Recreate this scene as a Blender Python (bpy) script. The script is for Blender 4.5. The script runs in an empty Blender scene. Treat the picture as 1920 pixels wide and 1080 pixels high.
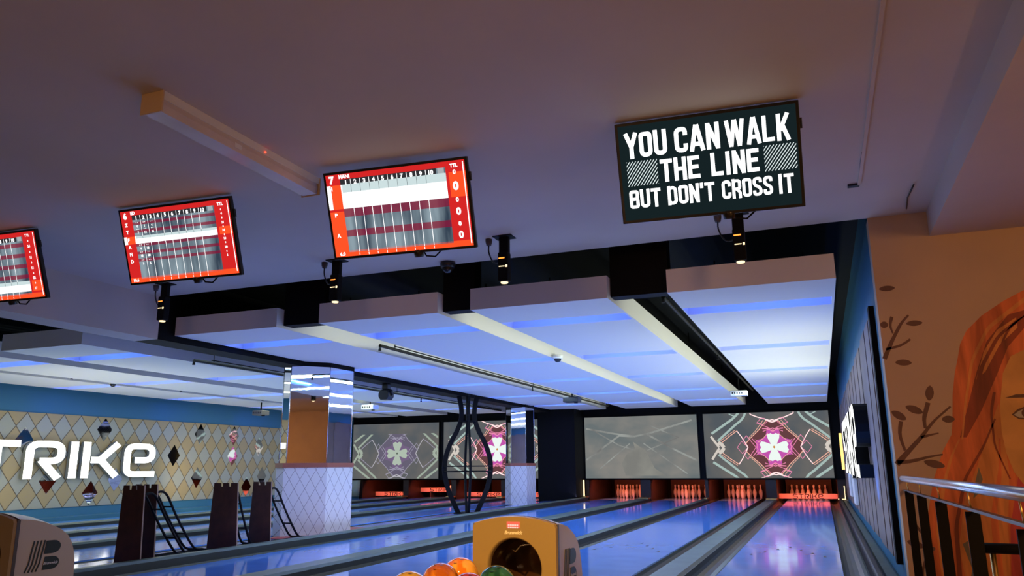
import bpy, bmesh, math, random
from mathutils import Vector, Matrix, Euler
random.seed(7)
PI = math.pi
S = bpy.context.scene
COL = S.collection

# ------------------------------------------------------------------ camera
def make_camera():
    yaw, pitch, roll, H, f = 0.3732, 0.2273, -0.0083, 0.9781, 1441.66
    fw = Vector((-math.sin(yaw)*math.cos(pitch), math.cos(yaw)*math.cos(pitch), math.sin(pitch)))
    r = Vector((math.cos(yaw), math.sin(yaw), 0)); u = r.cross(fw)
    r2 = r*math.cos(roll)+u*math.sin(roll); u2 = -r*math.sin(roll)+u*math.cos(roll)
    cd = bpy.data.cameras.new('camera'); co = bpy.data.objects.new('camera', cd); COL.objects.link(co)
    M = Matrix((r2, u2, -fw)).transposed().to_4x4(); M.translation = Vector((0, 0, H))
    co.matrix_world = M
    cd.sensor_width = 36; cd.lens = f/1920*36; cd.clip_start = .05; cd.clip_end = 100
    S.camera = co
make_camera()

# ------------------------------------------------------------------ world, exposure, room lights and added fill
w = bpy.data.worlds.new('world'); S.world = w; w.use_nodes = True
w.node_tree.nodes['Background'].inputs[0].default_value = (.12, .1, .16, 1)
w.node_tree.nodes['Background'].inputs[1].default_value = .05
S.view_settings.view_transform = 'Standard'; S.view_settings.look = 'None'
S.view_settings.exposure = 0.0; S.view_settings.gamma = 1; S.view_settings.use_curve_mapping = False

def area(name, loc, size, power, col, rot=(0, 0, 0), spread=PI):
    l = bpy.data.lights.new(name, 'AREA'); l.shape = 'RECTANGLE'; l.size, l.size_y = size
    l.energy = power; l.color = col; l.spread = spread
    o = bpy.data.objects.new(name, l); o.location = loc; o.rotation_euler = rot; COL.objects.link(o); return o
def spot(name, loc, target, power, col, angle=90, blend=.8, radius=.06):
    l = bpy.data.lights.new(name, 'SPOT'); l.energy = power; l.color = col; l.spot_size = math.radians(angle)
    l.spot_blend = blend; l.shadow_soft_size = radius
    o = bpy.data.objects.new(name, l); o.location = loc
    o.rotation_euler = (Vector(target)-Vector(loc)).to_track_quat('-Z', 'Y').to_euler(); COL.objects.link(o); return o
UP = (PI, 0, 0)
# added fill lights without fixtures, level with the baffle undersides, brightening the lanes
for x, p, c in ((-12.45, 50, (.95, 1, .72)), (-10.55, 50, (.9, 1, .8)), (-8.3, 40, (.6, .8, .95)), (-5.42, 88, (.42, .62, .95)), (-3.45, 92, (.42, .62, .95)), (-1.5, 88, (.5, .66, .9))):
    area('lane_fill_light', (x, 12.9, 2.55), (.3, 11.5), p, c)
# added unseen strip lights above the division caps, brightening the baffle undersides
for x, p, c in ((-6.5, 36, (.5, .5, .95)), (-4.74, 34, (.42, .56, .95)), (-3.04, 40, (.5, .66, .95)), (-1.34, 46, (.64, .78, .92)), (-.1, 20, (.8, .88, .9)),
                (-9.08, 26, (.6, .8, .85)), (-10.78, 32, (.8, .98, .8)), (-12.48, 38, (.95, 1, .68))):
    area('baffle_fill_light', (x, 14.2, .12), (.06, 14.5), p, c, UP)
spot('cream_fill_spot', (-.2, 10.6, .2), (-.45, 10.6, 2.5), 110, (.95, 1, .66), 120, 1)  # added cream spots that whiten the baffle undersides, no lamp stands here
spot('cream_fill_spot', (-.2, 13.6, .2), (-.45, 13.6, 2.5), 150, (.95, 1, .66), 120, 1)
spot('cream_fill_spot', (-11.5, 9.5, .2), (-11.4, 10, 2.5), 80, (1, .97, .75), 130, 1)
# added unseen cream strip lights in the gaps, lighting the flank across each gap
for x, p in ((-5.14, 26), (-3.27, 20), (-1.23, 24)):
    area('flank_fill_light', (x, 14.4, 2.60), (13.5, .05), p, (.95, 1, .68), (PI/2, 0, PI/2))
spot('tile_wall_wash', (-13.4, 9, .5), (-14.5, 12, 1.3), 50, (1, .88, .5), 130, 1)
spot('tile_wall_wash', (-13.4, 14, .5), (-14.5, 17, 1.3), 50, (1, .82, .5), 130, 1)
# blue wash at the front of the lane bay, spilling on the approach ceiling
spot('blue_wash', (.3, 9.0, .5), (.75, 9.0, 3.2), 40, (.04, .2, 1), 120, 1)
spot('purple_wash', (-2.6, 5.6, .25), (-2.6, 6.0, 3), 10, (.4, .26, 1), 120, 1)
spot('purple_wash', (-6.2, 5.6, .25), (-6.2, 6.0, 3), 10, (.25, .28, 1), 120, 1)
spot('purple_wash', (.1, 5.6, .25), (.1, 5.8, 3), 3, (.55, .28, .9), 120, 1)
# warm lamps of the seating area behind the camera
area('warm_lamp', (-2.2, -3.0, 2.75), (1.2, 1.2), 62, (1, .5, .18), (math.radians(40), 0, 0))
area('warm_lamp', (2.6, 0.5, 2.55), (.8, .8), 85, (1, .48, .16), (math.radians(35), 0, 0))
spot('warm_spot', (-1.2, .8, 2.9), (-1.75, 4.5, .4), 800, (1, .5, .1), 30, .6)
spot('warm_uplight', (-1.5, -1.2, .5), (-1.3, 1.2, 3), 15, (1, .55, .3), 150, 1)
spot('warm_uplight', (2.6, 3.0, .4), (2.4, 4.5, 3), 22, (1, .45, .15), 150, 1)

# ------------------------------------------------------------------ materials
MATS = {}
def mat(name, col, rough=.5, metal=0, emis=None, es=0, bump=0, bscale=20, var=0, vscale=6, spec=.5, trans=0):
    if name in MATS: return MATS[name]
    m = bpy.data.materials.new(name); m.use_nodes = True; nt = m.node_tree; b = nt.nodes['Principled BSDF']
    b.inputs['Base Color'].default_value = (*col, 1); b.inputs['Roughness'].default_value = rough
    b.inputs['Metallic'].default_value = metal; b.inputs['Specular IOR Level'].default_value = spec
    b.inputs['Transmission Weight'].default_value = trans
    if emis: b.inputs['Emission Color'].default_value = (*emis, 1); b.inputs['Emission Strength'].default_value = es
    if bump or var:
        tc = nt.nodes.new('ShaderNodeTexCoord'); n = nt.nodes.new('ShaderNodeTexNoise')
        n.inputs['Scale'].default_value = vscale if var else bscale; n.inputs['Detail'].default_value = 4
        nt.links.new(tc.outputs['Object'], n.inputs['Vector'])
        if var:
            mr = nt.nodes.new('ShaderNodeMapRange'); mr.inputs[1].default_value = .3; mr.inputs[2].default_value = .7
            mr.inputs[3].default_value = 1-var; mr.inputs[4].default_value = 1+var
            nt.links.new(n.outputs['Fac'], mr.inputs[0])
            mx = nt.nodes.new('ShaderNodeMix'); mx.data_type = 'RGBA'; mx.blend_type = 'MULTIPLY'; mx.inputs[0].default_value = 1
            mx.inputs[6].default_value = (*col, 1); nt.links.new(mr.outputs[0], mx.inputs[7]); nt.links.new(mx.outputs[2], b.inputs['Base Color'])
        if bump:
            n2 = nt.nodes.new('ShaderNodeTexNoise'); n2.inputs['Scale'].default_value = bscale; n2.inputs['Detail'].default_value = 3
            nt.links.new(tc.outputs['Object'], n2.inputs['Vector'])
            bp = nt.nodes.new('ShaderNodeBump'); bp.inputs['Strength'].default_value = bump; bp.inputs['Distance'].default_value = .02
            nt.links.new(n2.outputs['Fac'], bp.inputs['Height']); nt.links.new(bp.outputs[0], b.inputs['Normal'])
    MATS[name] = m; return m
def emit(name, col, s=1.0, noise=0, nscale=1.5, col2=None):
    if name in MATS: return MATS[name]
    m = bpy.data.materials.new(name); m.use_nodes = True; nt = m.node_tree; nt.nodes.clear()
    o = nt.nodes.new('ShaderNodeOutputMaterial'); e = nt.nodes.new('ShaderNodeEmission')
    e.inputs[0].default_value = (*col, 1); e.inputs[1].default_value = s; nt.links.new(e.outputs[0], o.inputs[0])
    if noise:
        tc = nt.nodes.new('ShaderNodeTexCoord'); n = nt.nodes.new('ShaderNodeTexNoise'); n.inputs['Scale'].default_value = nscale
        n.inputs['Detail'].default_value = 3
        mp = nt.nodes.new('ShaderNodeMapping')
        mp.inputs['Scale'].default_value = noise if isinstance(noise, tuple) else (1, 1, 1)
        nt.links.new(tc.outputs['Object'], mp.inputs[0]); nt.links.new(mp.outputs[0], n.inputs['Vector'])
        r = nt.nodes.new('ShaderNodeValToRGB'); r.color_ramp.elements[0].color = (*col, 1); r.color_ramp.elements[1].color = (*(col2 or col), 1)
        r.color_ramp.elements[0].position = .38; r.color_ramp.elements[1].position = .64
        nt.links.new(n.outputs['Fac'], r.inputs[0]); nt.links.new(r.outputs[0], e.inputs[0])
    MATS[name] = m; return m

M_ceil = mat('ceiling_paint', (.6, .54, .49), .75, bump=.15, bscale=3, var=.06, vscale=.8)
M_ceil_dark = mat('black_ceiling_paint', (.008, .01, .013), .85, spec=.1)
M_black = mat('black_paint', (.0035, .0036, .0045), .7, spec=.15)
M_blackmetal = mat('black_powder_coat', (.005, .005, .006), .65, spec=.15)
M_blackplastic = mat('black_plastic', (.012, .012, .013), .3)
M_baffle = mat('white_baffle_paint', (.78, .77, .74), .7, bump=.05, bscale=5)
M_slotwall = mat('white_slot_lining', (.7, .7, .75), .6)
M_lane = mat('polished_lane', (.13, .35, 1), .08, var=.08, vscale=2.5, spec=.8)
M_gutter = mat('dark_gutter_plastic', (.04, .055, .045), .33, var=.25, vscale=3)
M_cap = mat('grey_capping', (.09, .125, .1), .4, var=.2, vscale=4)
M_capD = mat('dark_capping_side', (.035, .045, .045), .45)
M_floor = mat('approach_boards', (.35, .3, .28), .25, var=.15)
M_aisle = mat('aisle_floor', (.15, .3, .9), .12, var=.1, spec=.8)
M_red = mat('red_plinth', (.4, .05, .05), .5)
M_wallblue = mat('blue_wall_paint', (.045, .19, .32), .6, bump=.05)
M_wallorange = mat('warm_wall_paint', (.6, .43, .3), .7, bump=.06, bscale=8, var=.05, vscale=2)
M_wood = mat('dark_brown_board', (.065, .027, .014), .5, var=.3, vscale=8)
M_woodedge = mat('light_plywood_edge', (.3, .2, .16), .6)
M_chrome = mat('brushed_steel', (.75, .75, .8), .22, 1)
M_brass = mat('brass', (.8, .55, .2), .3, 1)
M_mirror = mat('mirror', (.85, .87, .9), .02, 1, bump=.035, bscale=2.2)
M_mirror2 = mat('mirror_tile_glass', (.8, .82, .85), .03, 1, bump=.1, bscale=1.3)
M_hood = mat('ivory_moulded_plastic', (.56, .5, .42), .3, bump=.02)
M_fascia = mat('tan_moulded_plastic', (.38, .3, .17), .32, bump=.02)
M_hoodgrey = mat('dark_grey_trim', (.08, .07, .07), .35)
M_tunnel = mat('dark_brown_glossy_tunnel', (.06, .03, .02), .12)
M_pin = mat('white_pin_coating', (.85, .8, .78), .2)
M_pinred = mat('red_pin_stripe', (.5, .02, .02), .3)
M_panel = mat('grey_lavender_board', (.22, .165, .15), .55, var=.12, vscale=1.5)
M_kick = mat('kickback_board', (.022, .009, .006), .5, var=.2)
M_kickdark = mat('dark_pit_lining', (.05, .025, .02), .6)
M_white = mat('white_plastic', (.75, .77, .78), .4)
M_glass_dark = mat('dark_glass', (.01, .01, .012), .06)
M_trim = mat('brown_timber_band', (.3, .09, .06), .4)
M_sweep = mat('orange_sweep_board', (.62, .36, .3), .5)
M_sweeptxt = mat('dark_red_lettering', (.008, .003, .003), .5)
M_green = mat('pale_green_bin', (.35, .42, .3), .6)
E_white = emit('lit_white_letter', (1, 1, .95), 2.6)
E_blueled = emit('blue_led', (.05, .16, 1), 34)
E_gold = emit('golden_led', (1, .62, .16), 2.2)
E_warmled = emit('warm_white_led', (1, .75, .4), 2)
E_orange = emit('orange_indicator', (1, .22, .03), 3)
E_red = emit('red_indicator', (1, .04, .02), 5)

# ------------------------------------------------------------------ mesh helpers
class MB:
    def __init__(s): s.bm = bmesh.new(); s.mi = 0; s.mats = []
    def m(s, mt):
        if mt not in s.mats: s.mats.append(mt)
        s.mi = s.mats.index(mt); return s
    def face(s, pts, smooth=False):
        vs = [s.bm.verts.new(p) for p in pts]
        try: f = s.bm.faces.new(vs); f.material_index = s.mi; f.smooth = smooth; return f
        except ValueError: return None
    def box(s, a, b):
        x0, y0, z0 = [min(p, q) for p, q in zip(a, b)]; x1, y1, z1 = [max(p, q) for p, q in zip(a, b)]
        v = [s.bm.verts.new(p) for p in ((x0,y0,z0),(x1,y0,z0),(x1,y1,z0),(x0,y1,z0),(x0,y0,z1),(x1,y0,z1),(x1,y1,z1),(x0,y1,z1))]
        for q in ((0,3,2,1),(4,5,6,7),(0,1,5,4),(1,2,6,5),(2,3,7,6),(3,0,4,7)):
            s.bm.faces.new([v[i] for i in q]).material_index = s.mi
        return s
    def prism(s, poly, axis, a, b, smooth=False):
        """extrude the 2D polygon along axis from a to b; poly coordinates are the two other axes in order"""
        def P(p, t):
            l = list(p); l.insert(axis, t); return l
        A = [s.bm.verts.new(P(p, a)) for p in poly]; B = [s.bm.verts.new(P(p, b)) for p in poly]; n = len(poly)
        for i in range(n):
            f = s.bm.faces.new((A[i], A[(i+1) % n], B[(i+1) % n], B[i])); f.material_index = s.mi; f.smooth = smooth
        for L in (A[::-1], B):
            s.bm.faces.new(L).material_index = s.mi
        return s
    def tube(s, pts, r, n=8, flat=None, caps=True):
        pts = [Vector(p) for p in pts]; rings = []
        for i, p in enumerate(pts):
            t = (pts[min(i+1, len(pts)-1)]-pts[max(i-1, 0)]).normalized()
            if flat:
                a = Vector(flat[0]); a = (a-t*a.dot(t)).normalized(); b = t.cross(a); ra, rb = flat[1], flat[2]
            else:
                a = t.cross(Vector((0, 0, 1)) if abs(t.z) < .95 else Vector((1, 0, 0))).normalized(); b = t.cross(a); ra = rb = r
            if flat: rings.append([s.bm.verts.new(p+a*ra*sx+b*rb*sy) for sx, sy in ((1,1),(-1,1),(-1,-1),(1,-1))])
            else: rings.append([s.bm.verts.new(p+a*ra*math.cos(2*PI*k/n)+b*rb*math.sin(2*PI*k/n)) for k in range(n)])
        k = len(rings[0])
        for A, B in zip(rings, rings[1:]):
            for j in range(k):
                f = s.bm.faces.new((A[j], A[(j+1) % k], B[(j+1) % k], B[j])); f.material_index = s.mi; f.smooth = not flat
        if caps:
            for L in (rings[0][::-1], rings[-1]): s.bm.faces.new(L).material_index = s.mi
        return s
    def lathe(s, prof, n=20, c=(0, 0, 0)):
        rings = []
        for r, z in prof:
            if r < 1e-5: rings.append([s.bm.verts.new((c[0], c[1], c[2]+z))])
            else: rings.append([s.bm.verts.new((c[0]+r*math.cos(2*PI*k/n), c[1]+r*math.sin(2*PI*k/n), c[2]+z)) for k in range(n)])
        for A, B in zip(rings, rings[1:]):
            for j in range(n):
                if len(A) == 1 and len(B) == 1: continue
                if len(A) == 1: q = (A[0], B[(j+1) % n], B[j])
                elif len(B) == 1: q = (A[j], A[(j+1) % n], B[0])
                else: q = (A[j], A[(j+1) % n], B[(j+1) % n], B[j])
                f = s.bm.faces.new(q); f.material_index = s.mi; f.smooth = True
        return s
    def mesh(s, name, recalc=True):
        if recalc: bmesh.ops.recalc_face_normals(s.bm, faces=s.bm.faces)
        me = bpy.data.meshes.new(name); s.bm.to_mesh(me); s.bm.free()
        for m in s.mats: me.materials.append(m)
        return me
    def build(s, name, parent=None, loc=None, bevel=0, recalc=True):
        o = bpy.data.objects.new(name, s.mesh(name, recalc)); COL.objects.link(o)
        if parent: o.parent = parent
        if loc: o.location = loc
        if bevel:
            b = o.modifiers.new('bevel', 'BEVEL'); b.width = bevel; b.segments = 2; b.limit_method = 'ANGLE'
        return o
def B(mt): return MB().m(mt)
def tag(o, label, cat, group=None, kind=None):
    o['label'] = label; o['category'] = cat
    if group: o['group'] = group
    if kind: o['kind'] = kind
    return o
def struct(o): o['kind'] = 'structure'; return o
def empty(name, loc, label, cat, group=None, rot=(0, 0, 0)):
    o = bpy.data.objects.new(name, None); o.location = loc; o.rotation_euler = rot; o.empty_display_size = .1
    COL.objects.link(o); return tag(o, label, cat, group)
def dup(o, parent=None):
    c = o.copy(); COL.objects.link(c)
    if parent: c.parent = parent
    for ch in list(o.children): dup(ch, c)
    return c

# 2D ribbon (stroke) helpers
def fillet(pts, r, n=5):
    out = [pts[0]]
    for a, p, b in zip(pts, pts[1:], pts[2:]):
        a, p, b = Vector(a), Vector(p), Vector(b); la, lb = (a-p).length, (b-p).length
        rr = min(r, la*.49, lb*.49); A = p+(a-p)/la*rr; Bp = p+(b-p)/lb*rr
        for i in range(n+1):
            t = i/n; out.append(tuple(A*(1-t)**2+p*2*t*(1-t)+Bp*t*t))
    out.append(pts[-1]); return out
def ribbon(pts, wd):
    """list of quads with mitred joints"""
    pts = [Vector(p) for p in pts]; L = []; R_ = []
    for i, p in enumerate(pts):
        d0 = (p-pts[i-1]).normalized() if i else (pts[1]-p).normalized()
        d1 = (pts[i+1]-p).normalized() if i < len(pts)-1 else d0
        t = (d0+d1)
        t = t.normalized() if t.length > 1e-4 else d0
        n = Vector((-t.y, t.x)); k = 1/max(.35, n.dot(Vector((-d0.y, d0.x))))
        L.append(p+n*wd/2*k); R_.append(p-n*wd/2*k)
    return [(L[i], L[i+1], R_[i+1], R_[i]) for i in range(len(pts)-1)], L, R_
def clip(poly, x0, x1, y0, y1):
    for ax, lim, sg in ((0, x0, 1), (0, x1, -1), (1, y0, 1), (1, y1, -1)):
        out = []
        for i in range(len(poly)):
            a, b = poly[i-1], poly[i]; ia, ib = (a[ax]-lim)*sg >= 0, (b[ax]-lim)*sg >= 0
            if ia != ib:
                t = (lim-a[ax])/(b[ax]-a[ax]); out.append((a[0]+(b[0]-a[0])*t, a[1]+(b[1]-a[1])*t))
            if ib: out.append(tuple(b))
        poly = out
        if len(poly) < 3: return []
    return poly
_txt = {}
def text_tris(string, bold=0.0, shear=0.0):
    key = (string, bold, shear)
    if key in _txt: return _txt[key]
    c = bpy.data.curves.new('t', 'FONT'); c.body = string; c.size = 1; c.offset = bold; c.shear = shear; c.resolution_u = 3
    o = bpy.data.objects.new('t', c); COL.objects.link(o)
    dg = bpy.context.evaluated_depsgraph_get(); me = bpy.data.meshes.new_from_object(o.evaluated_get(dg))
    vs = [(v.co.x, v.co.y) for v in me.vertices]; fs = [tuple(p.vertices) for p in me.polygons]
    bpy.data.objects.remove(o); bpy.data.curves.remove(c); bpy.data.meshes.remove(me)
    _txt[key] = (vs, fs); return vs, fs
def add_text(mb, string, x, z, w=None, h=None, y=0, bold=.0, align='L', shear=0, plane='xz', rot=0, thick=0):
    """text with its bounding box at x..x+w, z..z+h (front faces -y)"""
    vs, fs = text_tris(string, bold, shear)
    if not vs: return
    x0 = min(v[0] for v in vs); x1 = max(v[0] for v in vs); y0 = min(v[1] for v in vs); y1 = max(v[1] for v in vs)
    sy = h/(y1-y0) if h else None; sx = w/(x1-x0) if w else sy
    if sy is None: sy = sx
    W = (x1-x0)*sx; ox = x-(W if align == 'R' else W/2 if align == 'C' else 0)
    def P(v):
        a = ox+(v[0]-x0)*sx; b = z+(v[1]-y0)*sy
        return (a, y, b) if plane == 'xz' else plane(a, b)
    vv = [mb.bm.verts.new(P(v)) for v in vs]
    for f in fs:
        try: q = mb.bm.faces.new([vv[i] for i in f]); q.material_index = mb.mi
        except ValueError: pass

# wide futuristic STRIKE letter strokes (unit height)
SW = .172; h0, h1 = SW/2, 1-SW/2
LET = {
 'S': ([([(.86, h1), (.1, h1), (.1, .53), (.76, .53), (.76, h0), (0, h0)], .2)], .88),
 'T': ([([(0, h1), (.86, h1)], 0), ([(.43, 0), (.43, 1-SW)], 0)], .88),
 'R': ([([(.09, 0), (.09, h1), (.74, h1), (.74, .47), (.3, .47)], .2), ([(.33, .5), (.72, .0)], 0)], .84),
 'I': ([([(.09, 0), (.09, 1)], 0)], .19),
 'K': ([([(.09, 0), (.09, 1)], 0), ([(.2, .5), (.42, .5), (.84, .98)], 0), ([(.42, .52), (.84, .03)], 0)], .9),
 'e': ([([(.86, h0), (.1, h0), (.1, h1), (.76, h1), (.76, .5), (.3, .5)], .2)], .9)}
def strike_polys(height, sx=1.38, gap=.14):
    out = []; x = 0
    for ch in 'STRIKe':
        st, wd = LET[ch]; L = []
        for pts, r in st:
            q = fillet(pts, r) if r else pts
            L.append([[((x+p[0]*sx)*height, p[1]*height) for p in quad] for quad in ribbon(q, SW)[0]])
        out.append((ch, L)); x += wd*sx+gap
    return out, (x-gap)*height

# ================================================================== THE SETTING
struct(B(M_floor).box((-16, -6, -.3), (6, 5.57, 0)).build('floor'))
# bay floor under the lanes
struct(B(M_kickdark).box((-14.6, 5.57, -.5), (.75, 25.5, -.14)).build('floor'))
YC = 6.9
struct(B(M_ceil).box((-16, -6, 3.0), (.985, YC, 3.3)).build('ceiling'))
struct(B(M_ceil).box((.985, -6, 2.79), (6, YC, 3.3)).build('ceiling'))          # lowered soffit, right
struct(B(M_ceil_dark).box((-14.6, YC, 3.3), (.75, 25.5, 3.5)).build('ceiling'))   # black void over the lanes
# downstand beam over the pillar row
bm_ = B(M_ceil).box((-7.62, -6, 2.485), (-7.25, YC, 3.0)); struct(bm_.build('trim_1'))
struct(B(M_black).box((-7.62, YC, 2.485), (-7.25, 22.9, 3.3)).build('trim_2'))
struct(B(M_ceil).box((.428, -2, 2.985), (.45, 5.95, 3.0)).build('trim_3'))         # surface conduit on the ceiling
# left wall: blue with a field of diamond tiles
WX = -14.5
def diamond_mat():
    m = bpy.data.materials.new('diamond_tiles'); m.use_nodes = True; nt = m.node_tree; b = nt.nodes['Principled BSDF']
    tc = nt.nodes.new('ShaderNodeTexCoord'); sp = nt.nodes.new('ShaderNodeSeparateXYZ'); nt.links.new(tc.outputs['Object'], sp.inputs[0])
    def mth(op, a, bb=None, c=None):
        n = nt.nodes.new('ShaderNodeMath'); n.operation = op
        for i, v in enumerate((a, bb, c)):
            if v is None: continue
            if isinstance(v, (int, float)): n.inputs[i].default_value = v
            else: nt.links.new(v, n.inputs[i])
        return n.outputs[0]
    yy = mth('DIVIDE', mth('SUBTRACT', sp.outputs['Y'], 10.35), .405); zz = mth('DIVIDE', mth('SUBTRACT', sp.outputs['Z'], 2.08), .53)
    u = mth('ADD', yy, zz); v = mth('SUBTRACT', yy, zz)
    fu = mth('FRACT', mth('ADD', u, 50)); fv = mth('FRACT', mth('ADD', v, 50))
    ed = mth('MINIMUM', mth('MINIMUM', fu, mth('SUBTRACT', 1, fu)), mth('MINIMUM', fv, mth('SUBTRACT', 1, fv)))
    grout = mth('LESS_THAN', ed, .022)
    par = mth('MODULO', mth('ADD', mth('FLOOR', mth('ADD', u, 50)), mth('FLOOR', mth('ADD', v, 50))), 2)
    par = mth('GREATER_THAN', par, .5)
    mx = nt.nodes.new('ShaderNodeMix'); mx.data_type = 'RGBA'; nt.links.new(par, mx.inputs[0])
    mx.inputs[6].default_value = (.46, .35, .17, 1); mx.inputs[7].default_value = (.42, .42, .33, 1)
    m2 = nt.nodes.new('ShaderNodeMix'); m2.data_type = 'RGBA'; nt.links.new(grout, m2.inputs[0])
    nt.links.new(mx.outputs[2], m2.inputs[6]); m2.inputs[7].default_value = (.1, .07, .04, 1)
    nt.links.new(m2.outputs[2], b.inputs['Base Color']); b.inputs['Roughness'].default_value = .35
    return m
M_diamond = diamond_mat()
wl = struct(B(M_wallblue).box((WX-.3, YC, -.15), (WX, 25.5, 3.5)).build('wall_left'))
B(M_diamond).box((WX, 7.0, .23), (WX+.02, 22.2, 2.085)).build('tile_field', wl)
A_, Zs = .405, .53
for y, z in ((12.58, 1.82), (14.6, 1.29), (15.4, 1.82), (16.6, 1.82), (15.4, .76), (16.6, 1.29), (17.4, 1.55), (12.17, .49), (10.56, 1.55), (13.0, .76), (11.35, .49+.26), (17.8, .76), (18.6, 1.29), (19.0, 2.08-.27), (17.0, .49)):
    k = round((y-10.35)/(A_/2)); j = round((2.08-z)/(Zs/2))
    if (k+j) % 2: k += 1
    yc, zc = 10.35+k*A_/2, 2.08-j*Zs/2
    pl = clip([(yc-A_/2+.01, zc), (yc, zc-Zs/2+.012), (yc+A_/2-.01, zc), (yc, zc+Zs/2-.012)], 7, 22.2, .235, 2.08)
    if len(pl) > 2: B(M_mirror2).prism(pl, 0, WX+.02, WX+.028).build('mirror_tile', wl)
# walls around the seating area behind the camera
struct(B(M_wallorange).box((-16, -6.3, 0), (6, -6, 3.3)).build('wall_back'))
struct(B(M_wallorange).box((5.7, -6, 0), (6, YC, 2.79)).build('wall_approach_right'))
struct(B(M_wallblue).box((-16.3, -6, 0), (-16, YC+.3, 3.3)).build('wall_approach_left'))
struct(B(M_wallblue).box((-16, YC, -.15), (WX-.3, YC+.3, 3.3)).build('wall_approach_left'))
# right wall of the lane bay
struct(B(M_wallblue).box((.54, YC+.2, -.15), (.74, 25.5, 3.4)).build('wall_right'))
# mural wall facing the approach
struct(B(M_wallorange).box((.54, YC, -.15), (6, YC+.2, 3.0)).build('wall_mural_side'))
# black masking wall above the pins
YS = 22.3
wf = struct(B(M_black).box((-14.5, YS+.06, .56), (.54, YS+.3, 3.3)).build('wall_front'))
struct(B(M_black).box((-14.5, 25.2, -.15), (.54, 25.4, 3.3)).build('wall_pit_back'))
# black pier between the two halves
struct(B(M_black).box((-7.62, 21.4, -.14), (-6.5, 22.36, 3.3)).build('trim_4'))

# ================================================================== MURAL painting (flat paint on the wall)
def paint(name, col, v=.25, vs=(5, 1, .7)):
    m = bpy.data.materials.new(name); m.use_nodes = True; nt = m.node_tree; b = nt.nodes['Principled BSDF']
    b.inputs['Roughness'].default_value = .6
    tc = nt.nodes.new('ShaderNodeTexCoord'); mp = nt.nodes.new('ShaderNodeMapping'); mp.inputs['Scale'].default_value = vs
    mp.inputs['Rotation'].default_value = (0, .25, 0)
    n = nt.nodes.new('ShaderNodeTexNoise'); n.inputs['Scale'].default_value = 1.6; n.inputs['Detail'].default_value = 5; n.inputs['Distortion'].default_value = .6
    r = nt.nodes.new('ShaderNodeValToRGB')
    r.color_ramp.elements[0].position = .35; r.color_ramp.elements[1].position = .66
    r.color_ramp.elements[0].color = (*[c*(1-v) for c in col], 1); r.color_ramp.elements[1].color = (*[min(1, c*(1+v)) for c in col], 1)
    for a, c in ((tc.outputs['Object'], mp.inputs[0]), (mp.outputs[0], n.inputs['Vector']), (n.outputs['Fac'], r.inputs[0]), (r.outputs[0], b.inputs['Base Color'])): nt.links.new(a, c)
    return m
def flat(name, polys, mt, lay, parent):
    mb = B(mt); y = YC-.001-.0012*lay
    for p in polys: mb.face([(q[0], y, q[1]) for q in p])
    return mb.build(name, parent)
def branch(pts, w0, w1):
    _, L, R_ = ribbon(fillet(pts, .05, 3), 1)
    n = len(L); o1, o2 = [], []
    for i, (a, b) in enumerate(zip(L, R_)):
        c = (a+b)/2; k = (w0+(w1-w0)*i/(n-1)); o1.append(tuple(c+(a-c).normalized()*k/2)); o2.append(tuple(c+(b-c).normalized()*k/2))
    return [(o1[i], o1[i+1], o2[i+1], o2[i]) for i in range(n-1)]
mural = empty('mural_painting', (1.6, YC, 0), 'painted mural of a red haired woman with leafy branches on the warm side wall', 'mural')
mural.matrix_world = Matrix.Identity(4)
P_hair = paint('mural_hair_red', (.8, .17, .05), .4); P_hair2 = paint('mural_hair_dark', (.3, .05, .02), .4)
P_hair3 = paint('mural_hair_orange', (.8, .27, .07), .35); P_face = paint('mural_skin', (.75, .36, .10), .15, (2, 1, 2))
P_leaf = paint('mural_leaf_brown', (.16, .075, .06), .15); P_pink = paint('mural_crimson', (.62, .07, .07), .3)
P_teal = paint('mural_teal', (.2, .17, .12), .3); P_eye = paint('mural_eye', (.5, .45, .38), .1); P_line = paint('mural_line', (.13, .05, .03), .1)
hair = [(1.602,2.291),(1.429,2.204),(1.27,2.101),(1.153,1.99),(1.096,1.887),(1.068,1.783),(1.031,1.659),(.996,1.493),(.971,1.288),(.952,1.186),(.879,1.066),(.837,.965),(.787,.845),(.734,.646),(.689,.448),(.684,.216),(.694,0)]
hairR = [(3.4,0),(3.38,.5),(3.2,1.1),(3.05,1.6),(2.9,1.95),(2.6,2.25),(2.2,2.42),(1.9,2.4)]
flat('hair', [hair+hairR], P_hair, 0, mural)
flat('dark_hair_strand', [[(1.9,2.28),(1.579,2.127),(1.45,2.095),(1.28,1.897),(1.177,1.651),(1.092,1.407),(1.007,1.165),(1.051,1.164),(1.176,1.363),(1.32,1.644),(1.417,1.846),(1.562,2.003),(1.9,2.12)]], P_hair2, 1, mural)
flat('light_hair_strand', [[(1.3,1.42),(1.2,1.2),(1.12,1.0),(.98,.7),(.9,.35),(.93,0),(1.2,0),(1.24,.5),(1.3,.9),(1.3,1.15)]], P_hair3, 1, mural)
flat('light_hair_strand', [[(1.5,2.07),(1.36,1.98),(1.25,1.82),(1.17,1.6),(1.24,1.66),(1.36,1.86),(1.5,1.99)]], P_hair3, 2, mural)
flat('face', [[(1.75,1.95),(1.523,1.818),(1.425,1.771),(1.355,1.642),(1.305,1.4),(1.29,1.199),(1.3,1.04),(1.331,.903),(1.397,.787),(1.55,.62),(1.8,.55),(2.1,.7),(2.3,1.1),(2.35,1.5),(2.2,1.85),(2.0,1.97)]], P_face, 2, mural)
flat('crimson_scarf', [[(1.357,.88),(1.55,.6),(1.9,.5),(2.4,.8),(2.6,0),(1.2,0),(1.254,.5)]], P_pink, 1, mural)
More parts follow.
